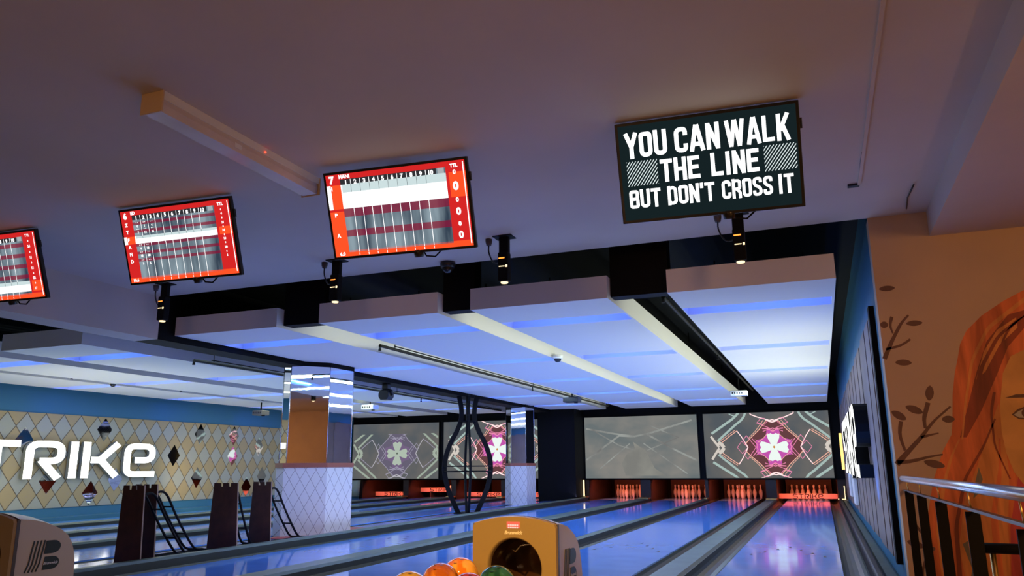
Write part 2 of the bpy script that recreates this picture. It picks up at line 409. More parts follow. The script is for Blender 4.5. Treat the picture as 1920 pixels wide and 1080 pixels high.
flat('eye', [[(1.372,1.327),(1.415,1.366),(1.478,1.39),(1.56,1.37),(1.6,1.31),(1.5,1.285),(1.415,1.292)]], P_line, 3, mural)
flat('eye_white', [[(1.385,1.325),(1.42,1.352),(1.478,1.375),(1.54,1.357),(1.575,1.315),(1.5,1.296),(1.42,1.303)]], P_eye, 4, mural)
flat('iris', [[(1.475+.038*math.cos(t*PI/8), 1.335+.036*math.sin(t*PI/8)) for t in range(16)]], P_line, 5, mural)
flat('eyebrow', [[(1.345,1.455),(1.42,1.478),(1.5,1.478),(1.62,1.45),(1.5,1.452),(1.418,1.452)]], P_line, 3, mural)
flat('mouth', [[(1.6,.86),(1.72,.9),(1.8,.89),(1.88,.9),(2.0,.86),(1.88,.8),(1.72,.8)]], P_pink, 3, mural)
flat('nose_line', [ribbon([(1.78,1.35),(1.74,1.15),(1.73,1.08),(1.8,1.05)], .014)[1]+ribbon([(1.78,1.35),(1.74,1.15),(1.73,1.08),(1.8,1.05)], .014)[2][::-1]], P_line, 3, mural)
for pts, w0, w1, m_ in (([(1.62,2.24),(1.3,2.0),(1.16,1.75),(1.07,1.4),(1.02,1.15)],.03,.012,P_hair3), ([(1.7,2.2),(1.36,1.93),(1.22,1.7),(1.13,1.42)],.02,.03,P_hair2), ([(1.26,1.3),(1.16,1.1),(1.0,.85),(.9,.5),(.88,.1)],.012,.03,P_hair2),
        ([(1.27,1.15),(1.24,.9),(1.16,.6),(1.14,.1)],.012,.05,P_hair), ([(1.0,1.15),(.93,1.02),(.85,.8),(.78,.5),(.78,.1)],.01,.04,P_hair3), ([(1.28,1.5),(1.24,1.35),(1.23,1.1),(1.3,.85)],.02,.01,P_hair2),
        ([(1.12,1.0),(1.05,.8),(.98,.5),(.99,.1)],.01,.035,P_hair3), ([(1.6,2.1),(1.45,2.0),(1.38,1.88),(1.33,1.7)],.02,.012,P_hair2)):
    flat('hair_strand', branch(pts, w0, w1), m_, 2.5, mural)
flat('teal_streak', [[(1.061,.845),(1.101,.963),(1.12,.85),(1.08,.747),(1.04,.707)]], P_teal, 2, mural)
flat('teal_streak', [[(.928,.377),(.993,.417),(1.01,.19),(.921,.036),(.97,.2)]], P_teal, 2, mural)
def branchp(list_):
    out = []
    for p in list_: out += branch(*p)
    return out
flat('branch', branchp([([(.545,1.80),(.614,1.941),(.7,2.088),(.758,2.146)],.034,.016), ([(.564,1.878),(.68,1.901),(.751,1.949)],.02,.018), ([(.629,2.005),(.612,2.073),(.636,2.142)],.012,.026)]), P_leaf, .5, mural)
flat('branch', branchp([([(.545,.965),(.624,1.049),(.739,1.17),(.839,1.292),(.971,1.403)],.042,.014), ([(.55,.98),(.655,.987),(.77,1.019),(.875,1.038)],.032,.012), ([(.615,1.07),(.587,1.194),(.61,1.298)],.02,.03), ([(.777,1.24),(.774,1.314),(.819,1.438)],.022,.034), ([(.739,1.17),(.808,1.189),(.865,1.2)],.022,.01)]), P_leaf, .5, mural)
flat('branch', branchp([([(.62,0),(.64,.2),(.7,.33),(.72,.4)],.02,.01)]), P_leaf, .5, mural)
flat('branch', branchp([([(.62,.52),(.66,.45),(.68,.42)],.02,.01)]), P_leaf, .5, mural)
for x, z, lw, lh, a in [(.625,2.381,.12,.046,0),(.793,2.077,.12,.046,0),(.68,1.763,.12,.05,-5),(.838,1.512,.12,.06,80),(.715,1.387,.13,.058,-25),(.6,1.345,.12,.058,-35),(.944,1.305,.09,.055,0),(.808,.966,.147,.06,-15),(.61,.367,.12,.055,-20),(.698,.332,.09,.046,10),(.572,2.08,.06,.055,-10)]:
    ca, sa = math.cos(math.radians(a)), math.sin(math.radians(a)); P = []
    for t in range(20):
        s_ = t/20*2*PI; xx = lw/2*math.cos(s_); zz = lh/2*math.sin(s_)*abs(math.sin(s_))**.35
        P.append((x+xx*ca-zz*sa, z+xx*sa+zz*ca))
    flat('leaf', [P], P_leaf, .5, mural)

# ================================================================== LANES
LC = [-13.33, -11.62, -9.94, -8.22, -5.643, -3.838, -2.236, -.446]
LW = .533; GW = .225
Y0, Y1, YP = 5.57, 24.9, 23.86
def arrows(mb, c):
    mb.m(M_kickdark)
    for k in range(-3, 4):
        x = c+k*.127; y = Y0+4.6-abs(k)*.3; mb.face([(x-.02, y, .0015), (x+.02, y, .0015), (x, y+.12, .0015)])
names8 = ['beside the diamond tile wall', 'second from the diamond tile wall', 'third from the diamond tile wall', 'left of the mirrored pillars',
          'just right of the mirrored pillars', 'behind the gold ball return hood on its left', 'passing just right of the gold ball return hood', 'along the right wall under the brightest screen']
short8 = ['nearest the diamond tile wall', 'raised and tilted, second from the tile wall', 'third from the diamond tile wall', 'partly hidden by the far pillar', '', '', '', 'lowered before pins beside the right wall']
pins_where = ['', '', '', '', 'first rack right of the black pier', 'second rack right of the black pier', 'third rack right of the black pier', 'rack behind the rightmost sweep bar']
for i, c in enumerate(LC):
    mb = B(M_lane); mb.box((c-LW, Y0, -.12), (c+LW, Y1, 0)); arrows(mb, c)
    tag(mb.build('bowling_lane'), 'polished blue-lit bowling lane, '+names8[i], 'bowling lane', 'bowling lanes')
    for s in (-1, 1):
        a = c+s*LW; g = B(M_gutter); prof = []
        for t in range(9):
            an = PI*t/8; prof.append((a+s*(GW/2-GW/2*math.cos(an)), -.015-.085*math.sin(an)))
        low = [(prof[-1][0], -.13), (prof[0][0], -.13)]
        g.prism(prof+low, 1, Y0, 24.6)
        tag(g.build('gutter'), ('left' if s < 0 else 'right')+' dark gutter of the lane '+names8[i], 'gutter', 'lane gutters')
# division caps between gutters
def cap(x0, x1, label, zt=.05, y0=5.3, y1=22.25):
    r = empty('division_cap', ((x0+x1)/2, y0, 0), label, 'capping', 'division caps between the lanes')
    r.location = (0, 0, 0)
    m = .02
    mb = B(M_capD); mb.box((x0, y0, -.14), (x1, y1, zt-.012)); mb.build('cap_side', r)
    mb = B(M_cap)
    mb.prism([(x0+.005, zt-.012), (x1-.005, zt-.012), (x1-.03, zt+.012), (x0+.03, zt+.012)], 1, y0, y1) if x1-x0 > .08 else mb.box((x0+.004, y0, zt-.012), (x1-.004, y1, zt+.006))
    mb.build('cap_top', r)
    B(M_brass).box((x0, y1-.25, zt-.01), (x1, y1+.12, zt+.035)).build('end_plate', r, bevel=.01)
    return r
e = LW+GW
cap(LC[0]+e, LC[1]-e, 'narrow grey division cap nearest the diamond tile wall')
cap(LC[1]+e, LC[2]-e, 'narrow grey division cap in the middle of the left lanes')
cap(LC[2]+e, LC[3]-e, 'narrow grey division cap left of the pillar row lanes')
cap(LC[4]-e-.15, LC[4]-e, 'dark division cap with light top in front of ramp stands and pillars', .075)
cap(LC[4]+e, LC[5]-e, 'grey division cap running left behind the ball return hood')
cap(LC[5]+e, LC[6]-e, 'thin grey division cap emerging right of the ball return hood', .06)
cap(LC[6]+e, LC[7]-e, 'wide silvery division cap between the two right lanes', .05)
cap(LC[7]+e+.08, .535, 'dark capping strip along the foot of the right wall', .03)
# thin yellow inlay + wall-side raised rail
tag(B(M_kick).box((LC[7]+e+.004, 5.8, -.14), (LC[7]+e+.075, 22.2, .1)).build('bumper_rail', bevel=.02), 'dark red bumper rail beside the right wall', 'bumper rail')
tag(B(M_wallblue).box((WX, 5.6, -.14), (LC[0]-e, 22.2, .06)).build('wall_ledge'), 'blue ledge at the foot of the diamond tile wall', 'ledge')
# aisle between the two lane groups, glossy, at pillar row
struct(B(M_aisle).box((LC[3]+e, 5.57, -.13), (LC[4]-e-.15, 22.3, -.002)).build('floor'))
tag(B(M_red).box((-7.42, 9.3, -.002), (-6.63, 11.4, .012)).build('floor_mat'), 'dark red floor patch at the foot of the near mirrored pillar', 'floor mat')

# ================================================================== CEILING BAFFLES
ZB, ZT, YF, YB = 2.558, 2.783, 7.13, 22.0
SLOTS = [7.95+2.93*k for k in range(5)]
def baffle(x0, x1, label):
    r = empty('ceiling_baffle', ((x0+x1)/2, YF, ZB), label, 'ceiling baffle', 'suspended ceiling baffles over the lanes')
    r.location = (0, 0, 0)
    mb = B(M_baffle); d = .13; sw = .38; xl, xr = x0+.012, x1-.025
    # outer shell
    mb.face([(x0,YF,ZB),(x1,YF,ZB),(x1,YF,ZT),(x0,YF,ZT)]); mb.face([(x0,YB,ZB),(x1,YB,ZB),(x1,YB,ZT),(x0,YB,ZT)])
    mb.face([(x0,YF,ZB),(x0,YB,ZB),(x0,YB,ZT),(x0,YF,ZT)]); mb.face([(x1,YF,ZB),(x1,YB,ZB),(x1,YB,ZT),(x1,YF,ZT)])
    mb.face([(x0,YF,ZT),(x1,YF,ZT),(x1,YB,ZT),(x0,YB,ZT)])
    y = YF
    for s in SLOTS:
        mb.face([(x0,y,ZB),(x1,y,ZB),(x1,s,ZB),(x0,s,ZB)])
        mb.face([(x0,s,ZB),(xl,s,ZB),(xl,s+sw,ZB),(x0,s+sw,ZB)]); mb.face([(xr,s,ZB),(x1,s,ZB),(x1,s+sw,ZB),(xr,s+sw,ZB)])
        y = s+sw
    mb.face([(x0,y,ZB),(x1,y,ZB),(x1,YB,ZB),(x0,YB,ZB)])
    mb.m(M_slotwall)
    for s in SLOTS:
        t = s+sw; z = ZB+d
        mb.face([(xl,s,ZB),(xr,s,ZB),(xr,s,z),(xl,s,z)]); mb.face([(xl,t,ZB),(xr,t,ZB),(xr,t,z),(xl,t,z)])
        mb.face([(xl,s,z),(xr,s,z),(xr,t,z),(xl,t,z)]); mb.face([(xl,s,ZB),(xl,t,ZB),(xl,t,z),(xl,s,z)]); mb.face([(xr,s,ZB),(xr,t,ZB),(xr,t,z),(xr,s,z)])
    mb.build('baffle_shell', r)
    for s in SLOTS:
        B(E_blueled).box((xl+.12, s+.012, ZB+.045), (xr-.06, s+.03, ZB+.062)).build('led_strip', r)
    for yy in (9, 14, 19):
        for xx in (x0+.25, x1-.25): B(M_blackmetal).tube([(xx, yy, ZT), (xx, yy, 3.32)], .008, 6).build('hanger_rod', r)
    return r
BX = [(-7.22,-5.71),(-5.13,-3.64),(-3.26,-1.80),(-1.22,.256)]
for (a, b), l in zip(BX, ('white ceiling baffle touching the black beam, leftmost of the right bay', 'white ceiling baffle second from the black beam in the right bay', 'white ceiling baffle with dome camera on its left edge', 'brightest white ceiling baffle nearest the right wall')):
    baffle(a, b, l)
for (a, b), l in zip([(-10.28,-8.78),(-12.3,-10.83),(-14.1,-12.6)], ('white ceiling baffle of left bay closest to the black beam', 'white ceiling baffle in the middle of the left bay', 'white ceiling baffle nearest the diamond tile wall')):
    baffle(a, b, l)
for a, b, l in ((-5.71,-5.13,'black duct block between the two leftmost right bay baffles'), (-3.64,-3.26,'small black duct block in the narrow middle baffle gap'), (-1.80,-1.22,'black duct block filling the rightmost baffle gap')):
    tag(B(M_black).box((a+.004, YF+.12, 2.59), (b-.004, YF+.3, 3.295)).build('duct_block', bevel=.006), l, 'duct')

# ================================================================== PILLARS
def pillar(poly, label, trim_z=.98, ztop=2.49):
    cx = sum(p[0] for p in poly)/len(poly); cy = sum(p[1] for p in poly)/len(poly)
    r = empty('pillar', (cx, cy, 0), label, 'pillar', 'mirrored pillars'); L = [(p[0]-cx, p[1]-cy) for p in poly]
    sc = lambda k: [(x*k, y*k) for x, y in L]
    mb = MB().m(M_ptile).prism(L, 2, -.002, trim_z); mb.build('tiled_base', r)
    B(M_trim).prism(sc(1.03), 2, trim_z, trim_z+.065).build('timber_band', r)
    B(M_mirror).prism(sc(.93), 2, trim_z+.065, ztop).build('mirror_cladding', r)
    m = B(M_chrome)
    for x, y in sc(.93): m.tube([(x, y, trim_z+.065), (x, y, ztop)], .006, 6)
    m.build('edge_trim', r)
    B(M_black).prism(sc(.95), 2, ztop, 3.3).build('pillar_head', r)
def ptile():
    m = bpy.data.materials.new('white_harlequin_tiles'); m.use_nodes = True; nt = m.node_tree; b = nt.nodes['Principled BSDF']
    tc = nt.nodes.new('ShaderNodeTexCoord'); sp = nt.nodes.new('ShaderNodeSeparateXYZ'); nt.links.new(tc.outputs['Object'], sp.inputs[0])
    def mth(op, a, bb=None):
        n = nt.nodes.new('ShaderNodeMath'); n.operation = op
        for i, v in enumerate((a, bb)):
            if v is None: continue
            if isinstance(v, (int, float)): n.inputs[i].default_value = v
            else: nt.links.new(v, n.inputs[i])
        return n.outputs[0]
    h = mth('DIVIDE', mth('ADD', mth('MULTIPLY', sp.outputs['X'], .75), mth('MULTIPLY', sp.outputs['Y'], .8)), .17); z = mth('DIVIDE', sp.outputs['Z'], .27)
    fu = mth('FRACT', mth('ADD', mth('ADD', h, z), 50)); fv = mth('FRACT', mth('ADD', mth('SUBTRACT', h, z), 50))
    ed = mth('MINIMUM', mth('MINIMUM', fu, mth('SUBTRACT', 1, fu)), mth('MINIMUM', fv, mth('SUBTRACT', 1, fv)))
    mx = nt.nodes.new('ShaderNodeMix'); mx.data_type = 'RGBA'; nt.links.new(mth('LESS_THAN', ed, .022), mx.inputs[0])
    mx.inputs[6].default_value = (.66, .66, .68, 1); mx.inputs[7].default_value = (.22, .2, .22, 1)
    nt.links.new(mx.outputs[2], b.inputs['Base Color']); b.inputs['Roughness'].default_value = .35
    return m
M_ptile = ptile()
pillar([(-7.58,9.66),(-7.36,9.55),(-6.94,10.03),(-6.91,10.68),(-7.1,10.95),(-7.4,11.0),(-7.78,10.5),(-7.8,10.1)], 'large mirrored pillar with white diamond tile base, nearer of two')
pillar([(-7.86,19.47),(-7.52,19.0),(-7.15,19.2),(-7.17,19.93),(-7.45,20.2),(-7.8,20.0)], 'smaller looking far mirrored pillar near the black pier')

# ================================================================== PROJECTION SCREENS
def emi(n, c, s=1): return emit(n, c, s)
E_sgrey = emit('screen_grey_projection', (.085, .10, .115), 1, (1, 1, 1), .9, (.15, .14, .13))
E_sgrey2 = emit('screen_pale_projection', (.14, .165, .17), 1, (1, 1, 1.6), .8, (.24, .23, .21))
C_ = dict(
 bright=dict(cross=(.86,.95,.9), mag=(.55,.09,.42), mar=(.13,.05,.055), orange=(1.0,.5,.38), pink=(.9,.27,.46), wp=(1.25,.85,.85), arm=(.38,.5,.47), beige=(.66,.6,.54), dot=(.6,.25,.06)),
 faded=dict(cross=(.42,.5,.42), mag=(.17,.12,.22), mar=(.13,.115,.17), orange=(.34,.32,.42), pink=(.34,.32,.42), wp=(.46,.45,.5), arm=(.33,.4,.33), beige=(.36,.42,.35), dot=(.1,.12,.1)))
LINES = [  # name, width px, points (left, up quadrant), px from the pattern centre
 ('arm', 30, [(-400,470),(-440,425),(-500,370),(-780,185)]), ('arm', 28, [(-320,470),(-350,400),(-390,350),(-470,290),(-705,90)]),
 ('arm', 14, [(-540,440),(-450,395)]),
 ('beige', 30, [(-790,150),(-745,80),(-690,5)]), ('beige', 46, [(-700,70),(-655,40),(-630,0)]),
 ('wp', 13, [(-275,460),(-265,425),(-170,385),(-70,355),(-30,340),(0,350)]), ('pink', 7, [(-90,370),(-140,370),(-192,312),(-100,290),(-60,330)]),
 ('wp', 14, [(-80,352),(-40,330),(0,318)]), ('orange', 9, [(-70,345),(-180,215),(-290,115),(-355,45),(-325,0)]),
 ('orange', 6, [(-110,345),(-215,210),(-320,110)]),
 ('pink', 8, [(-192,312),(-100,270),(0,225)]), ('pink', 14, [(-130,240),(-60,235),(0,200)]), ('pink', 8, [(-125,200),(-60,225),(0,245)]),
 ('wp', 11, [(-325,0),(-350,50),(-400,140),(-452,215)]), ('orange', 9, [(-452,215),(-560,140),(-650,70)]), ('orange', 6, [(-470,228),(-580,155),(-670,90)]),
 ('pink', 7, [(-355,50),(-380,95),(-335,152),(-250,35),(-225,0)]), ('pink', 6, [(-325,0),(-400,80),(-460,0)]),
 ('pink', 9, [(-265,110),(-200,30),(-215,0)]), ('orange', 6, [(-60,180),(-130,110),(-200,60)]), ('pink', 6, [(-230,100),(-170,60)]),
 ('wp', 12, [(-345,40),(-325,0)])]
FILLS = [('mar', [(0,335),(-80,345),(-180,215),(-290,112),(-345,45),(-325,0),(0,0)]), ('mag', [(0,215),(-75,225),(-95,140),(-120,115),(-215,90),(-225,0),(0,0)]),
         ('cross', [(0,0),(0,160),(-30,178),(-78,160),(-72,115),(-36,38),(-112,66),(-155,75),(-180,32),(-160,0)])]
def screen(x0, x1, label, mode, cdx=.2, cdz=-.06, z0=.603, z1=2.35):
    cx, cz = (x0+x1)/2, (z0+z1)/2; W, Hh = (x1-x0)/2, (z1-z0)/2
    r = empty('projection_screen', (cx, YS, cz), label, 'projection screen', 'projection screens over the pins')
    B(M_black).box((-W-.03, .01, -Hh-.03), (W+.03, .058, Hh+.03)).build('screen_frame', r)
    B(E_sgrey2 if mode == 'blur' else E_sgrey).box((-W, 0, -Hh), (W, .012, Hh)).build('screen_surface', r)
    PX = 480.
    if mode != 'blur':
        cc = C_[mode]; groups = {'line_pattern': MB(), 'cross_motif': MB()}
        lay = 0
        for nm, poly in FILLS:
            lay += 1; mb = groups['cross_motif']; mb.m(emi('projected_%s_%s' % (mode, nm), cc[nm]))
            for sx in (1, -1):
                for sz in (1, -1):
                    q = clip([(cdx+p[0]/PX*sx, cdz+p[1]/PX*sz) for p in poly], -W+.01, W-.01, -Hh+.01, Hh-.01 if mode == 'bright' else Hh*.62)
                    if len(q) > 2: mb.face([(a, -.001*lay, b) for a, b in q])
        mb = groups['cross_motif']; mb.m(emi('projected_%s_dot' % mode, cc['dot']))
        mb.face([(cdx+.035, -.006, cdz), (cdx, -.006, cdz+.04), (cdx-.035, -.006, cdz), (cdx, -.006, cdz-.04)])
        for k, (nm, wd, pts) in enumerate(LINES):
            if mode == 'faded' and wd < 7: continue
            mb = groups['line_pattern']; mb.m(emi('projected_%s_%s' % (mode, nm), cc[nm]))
            for sx in (1, -1):
                for sz in (1, -1):
                    for qd in ribbon(pts, wd*1.0)[0]:
                        q = clip([(cdx+p[0]/PX*sx, cdz+p[1]/PX*sz) for p in qd], -W+.01, W-.01, -Hh+.01, Hh-.01 if mode == 'bright' else Hh*.62)
                        if len(q) > 2: mb.face([(a, -.0042-.0001*k, b) for a, b in q])
    else:
        groups = {'line_pattern': MB()}; mb = groups['line_pattern']; mb.m(emit('projected_blur', (.32, .34, .32), 1, (1, 1, 1), 2.0, (.17, .17, .165)))
        for k, (wd, pts) in enumerate([(.05, [(-1.6,.55),(-.7,.38),(-.15,.3),(.25,.37),(1.5,.72)]), (.05, [(-1.6,-.35),(-.6,.33),(-.2,.3)]), (.05, [(.2,.36),(1.0,-.1),(1.6,-.4)]),
                        (.03, [(-1.3,.45),(-.6,.05),(.2,-.2)]), (.03, [(-1.2,-.6),(-.3,.1)]), (.03, [(.3,.6),(1.1,.25),(.2,-.1)]), (.03, [(.1,.1),(1.3,-.75)])]):
            for qd in ribbon(pts, wd)[0]:
                q = clip([tuple(p) for p in qd], -W+.01, W-.01, -Hh+.01, Hh-.01)
                if len(q) > 2: mb.face([(a, -.001-.0003*k, b) for a, b in q])
        mb.m(emit('projected_glow', (.27, .27, .24), 1, (1, 1, 1), 1.2, (.2, .2, .185)))
        q = [(-.45,-.8),(-.55,-.45),(-.4,-.2),(-.15,-.05),(-.2,.15),(0,.0),(.15,-.1),(.3,-.4),(.4,-.6),(.7,-.8)]
        mb.face([(a, -.004, b) for a, b in q])
    for n, mb in groups.items(): mb.build(n, r, recalc=False)
screen(-14.45, -11.28, 'projection screen with faded grey violet cross pattern, farthest left', 'faded', .1, -.08)
screen(-11.10, -7.83, 'projection screen with vivid pink cross, seen behind pin shaped cage', 'bright', .2, 0)
screen(-6.46, -3.19, 'pale grey blurred projection screen between black pier and brightest screen', 'blur')
screen(-3.01, .26, 'projection screen with vivid pink and white cross, next to the right wall', 'bright', .2, -.06)

# ================================================================== PITS, KICKBACKS, PINS
spans = [(LC[i]+e, LC[i+1]-e) for i in (0, 1, 2, 4, 5, 6)]
for i, (a, b) in enumerate([(-14.49, LC[0]-e)]+spans[:3]+[(LC[3]+e, LC[4]-e)]+spans[3:]+[(LC[7]+e, .53)]):
    w_ = max(b-a, .06); cm = (a+b)/2
    tag(B(M_kick).box((cm-w_/2, 22.4, -.14), (cm+w_/2, 25.1, .56)).build('kickback'),
        'brown kickback partition, number %s from the left under the screens' % ('one two three four five six seven eight nine'.split()[i]), 'partition', 'kickback partitions beside the pin decks')
for i, c in enumerate(LC):
    tag(B(M_kickdark).box((c-LW-.1, 24.95, -.05), (c+LW+.1, 25.02, .55)).build('pit_curtain'), 'dark pit curtain ending the lane '+names8[i], 'curtain', 'pit curtains')
    area('pin_lamp', (c, 22.6, .53), (1.0, .1), (24 if i >= 4 else 15), (1, .17, .05), (math.radians(48), 0, 0))
    if i == 7 or i in (0, 1, 2, 3):
        r = empty('sweep_bar', (c, 23.2, 0), 'orange sweep bar with dark lettering, '+short8[i], 'sweep bar', 'sweep bars in front of the pins')
        z0, t = (.17, .1) if i == 1 else (.035, .03)
        B(M_sweep).box((-.75, 0, z0), (.75, .03, z0+.135)).build('bar', r, bevel=.006)
        pol, W_ = strike_polys(.115, 1.35); mb = B(M_sweeptxt)
        for ch, L in pol:
            for st in L:
                for q in st: mb.face([(p[0]-W_/2, -.004, z0+.01+p[1]) for p in q])
        mb.build('lettering', r, recalc=False)
        for s in (-1, 1): B(M_kickdark).box((s*(.73 if i != 1 else .4)-.012, .03, z0+.02 if i != 1 else .002), (s*(.73 if i != 1 else .4)+.012, .8, z0+.1)).build('sweep_arm', r)
pin = empty('bowling_pin', (LC[4], YP, 0), 'x', 'bowling pin')
prof = [(0,0),(.026,0),(.03,.004),(.0455,.057),(.0575,.114),(.0605,.15),(.055,.184),(.042,.216),(.0295,.25),(.0235,.28),(.0245,.308),(.031,.343),(.0275,.366),(.014,.378),(0,.381)]
B(M_pin).lathe(prof, 16).build('pin_body', pin)
B(M_pinred).lathe([(.0292,.252),(.0272,.258),(.0268,.268),(.0250,.274)], 16).build('neck_stripe', pin)
first = True
def put_pin(x, y, z, lab, grp, rot=None):
    global first
    o = pin if first else dup(pin); first = False
    o.location = (x, y, z); o['label'] = lab
    if grp: o['group'] = grp
    elif 'group' in o: del o['group']
    if rot: o.rotation_euler = rot
rows = ['head', 'second row', 'third row', 'back row']
for li in (4, 5, 6, 7):
    for rw in range(4):
        for k in range(rw+1):
            x = LC[li]+(k-rw/2)*.3048; y = YP+rw*.264
            pos = '' if rw == 0 else (', leftmost', ', rightmost')[k == rw] if k in (0, rw) else ', inner left' if (rw == 2 or k == 1) else ', inner right'
            lab = 'red-lit pin, %s%s, %s' % ('head pin' if rw == 0 else rows[rw], pos.replace(',', ''), pins_where[li])
            put_pin(x, y, 0, lab, 'pins of the '+pins_where[li])
pin['group'] = 'pins of the '+pins_where[4]
put_pin(LC[0]+.42, YP+.6, 0, 'single red-lit pin left standing behind the leftmost sweep bar', None)
put_pin(LC[1]+.42, 23.05, .0, 'red-lit pin standing in front of the raised sweep bar', None)

# light tubes at the pin end
def led(name, a, b, r, m, label, cat='light tube'):
    tag(B(m).tube([a, b], r, 8).build(name), label, cat)
led('light_tube', (-6.46, 22.05, .08), (-6.46, 22.05, .56), .022, E_warmled, 'thin warm vertical light tube at the right foot of the black pier')
led('light_tube', (-7.66, 21.9, 1.2), (-7.66, 21.9, 1.72), .05, E_gold, 'short golden vertical light on the left edge of the black pier')
led('light_tube', (.486, 21.6, .82), (.486, 21.6, 1.72), .035, E_gold, 'tall golden vertical light between the right screen and right wall')
tag(B(E_warmled).tube([(.3, 22.33, .07), (.47, 22.3, .07), (.47, 22.3, .4)], .016, 6).build('light_tube'), 'small L shaped warm light at the end of the right lane', 'light tube')
tag(B(M_green).lathe([(0,0),(.17,0),(.2,.5),(.19,.5),(.16,.02),(0,.02)], 20).build('waste_bin', loc=(-14.15, 22.0, .06)), 'pale green bin right of near pillar, under the faded screen', 'bin')

# ================================================================== PIN SHAPED CAGE
cg = empty('pin_shaped_frame', (-7.13, 15.5, 0), 'black metal frame shaped like a giant bowling pin between the pillars', 'sculpture')
rp = [(.19,0),(.24,.1),(.40,.45),(.48,.75),(.5,.95),(.47,1.2),(.36,1.5),(.24,1.72),(.155,1.95),(.14,2.1),(.15,2.25),(.17,2.35),(.2,2.485)]
def smooth(pr, n=4):
    o = []
    for i in range(len(pr)-1):
        p0 = pr[max(i-1, 0)]; p1 = pr[i]; p2 = pr[i+1]; p3 = pr[min(i+2, len(pr)-1)]
        for k in range(n):
            t = k/n
            o.append(tuple(.5*((2*b)+(-a+c)*t+(2*a-5*b+4*c-d)*t*t+(-a+3*b-3*c+d)*t**3) for a, b, c, d in zip(p0, p1, p2, p3)))
    return o+[pr[-1]]
for k in range(4):
    an = math.radians(23+8+90*k); ca, sa = math.cos(an), math.sin(an)
    B(M_blackmetal).tube([(r*ca, r*sa, z) for r, z in smooth(rp)], 0, flat=((-sa, ca, 0), .022, .05)).build('rib', cg)
for z, rr in ((.87, .5), (.98, .505)):
    n = 28; B(M_blackmetal).tube([(rr*math.cos(2*PI*i/n), rr*math.sin(2*PI*i/n), z) for i in range(n+1)], .014, 6, caps=False).build('ring', cg)
B(M_blackmetal).lathe([(0,0),(.3,0),(.3,.012),(0,.012)], 20).build('foot_plate', cg)
n = 20; B(M_blackmetal).tube([(.165*math.cos(2*PI*i/n), .165*math.sin(2*PI*i/n), 1.93) for i in range(n+1)], .016, 6, caps=False).build('ring', cg)

# ================================================================== RAMP STANDS (castle shaped)
def ramp(x, y, wd, ht, label, rot=0, ln=.87):
    r = empty('bowling_ramp', (x, y, 0), label, 'bowling ramp', 'castle shaped bowling ramps', (0, 0, rot))
    wb, wt = wd/2, wd/2*.8; m = []
    top = ht; nd = .045; cw = wt*2/3
    pts = [(-wb, 0), (wb, 0), (wt, top)]
    a = wt
    for k in range(2):
        c = wt-(k+1)*cw
        pts += [(c+.018, top+.0), (c+.016, top-nd), (c-.012, top-nd), (c-.016, top)]
    pts += [(-wt, top)]
    B(M_wood).prism(pts, 1, 0, .016).build('castle_board', r, bevel=.004)
    B(M_woodedge).prism([(wb+.0005, 0), (wb+.004, 0), (wt+.004, top), (wt+.0005, top)], 1, 0, .016).build('plywood_edge', r)
    for s in (-1, 1):
        path = smooth([(0,.06,ht-.1), (0,.16,ht-.085), (0,.26,ht-.14), (0,.42,ht-.34), (0,.62,ht*.3), (0,.8,.07), (0,.95,.035), (0,1.15,.02)], 4)
        B(M_blackmetal).tube([(s*.07, .03+p[1]*ln, p[2]) for p in path], .0135, 8).build('rail', r)
        B(M_blackmetal).tube([(s*.07, .03, .02), (s*.07, .03, ht-.09), (s*.07, .08, ht-.1)], .012, 8).build('leg', r)
        B(M_blackmetal).tube([(s*.07, .03, .02), (s*.07, 1.1*ln, .018)], .012, 8).build('base_rail', r)
    for yy, zz in ((.03+.36*ln, ht-.26), (.03+.62*ln, ht*.3-.005), (.03, .3)):
        B(M_blackmetal).tube([(-.07, yy, zz), (.07, yy, zz)], .01, 6).build('cross_bar', r)
    return r
ramp(-6.75, 6.3, .36, .81, 'castle-topped brown bowling ramp, nearest and leftmost')
ramp(-7.08, 6.78, .40, .81, 'castle-topped brown bowling ramp half hidden behind the nearest one')
ramp(-6.95, 7.9, .46, .80, 'castle-topped brown bowling ramp in the middle, widest board', 0, .5)
ramp(-6.92, 8.55, .36, .80, 'castle-topped brown bowling ramp right beside the near pillar')

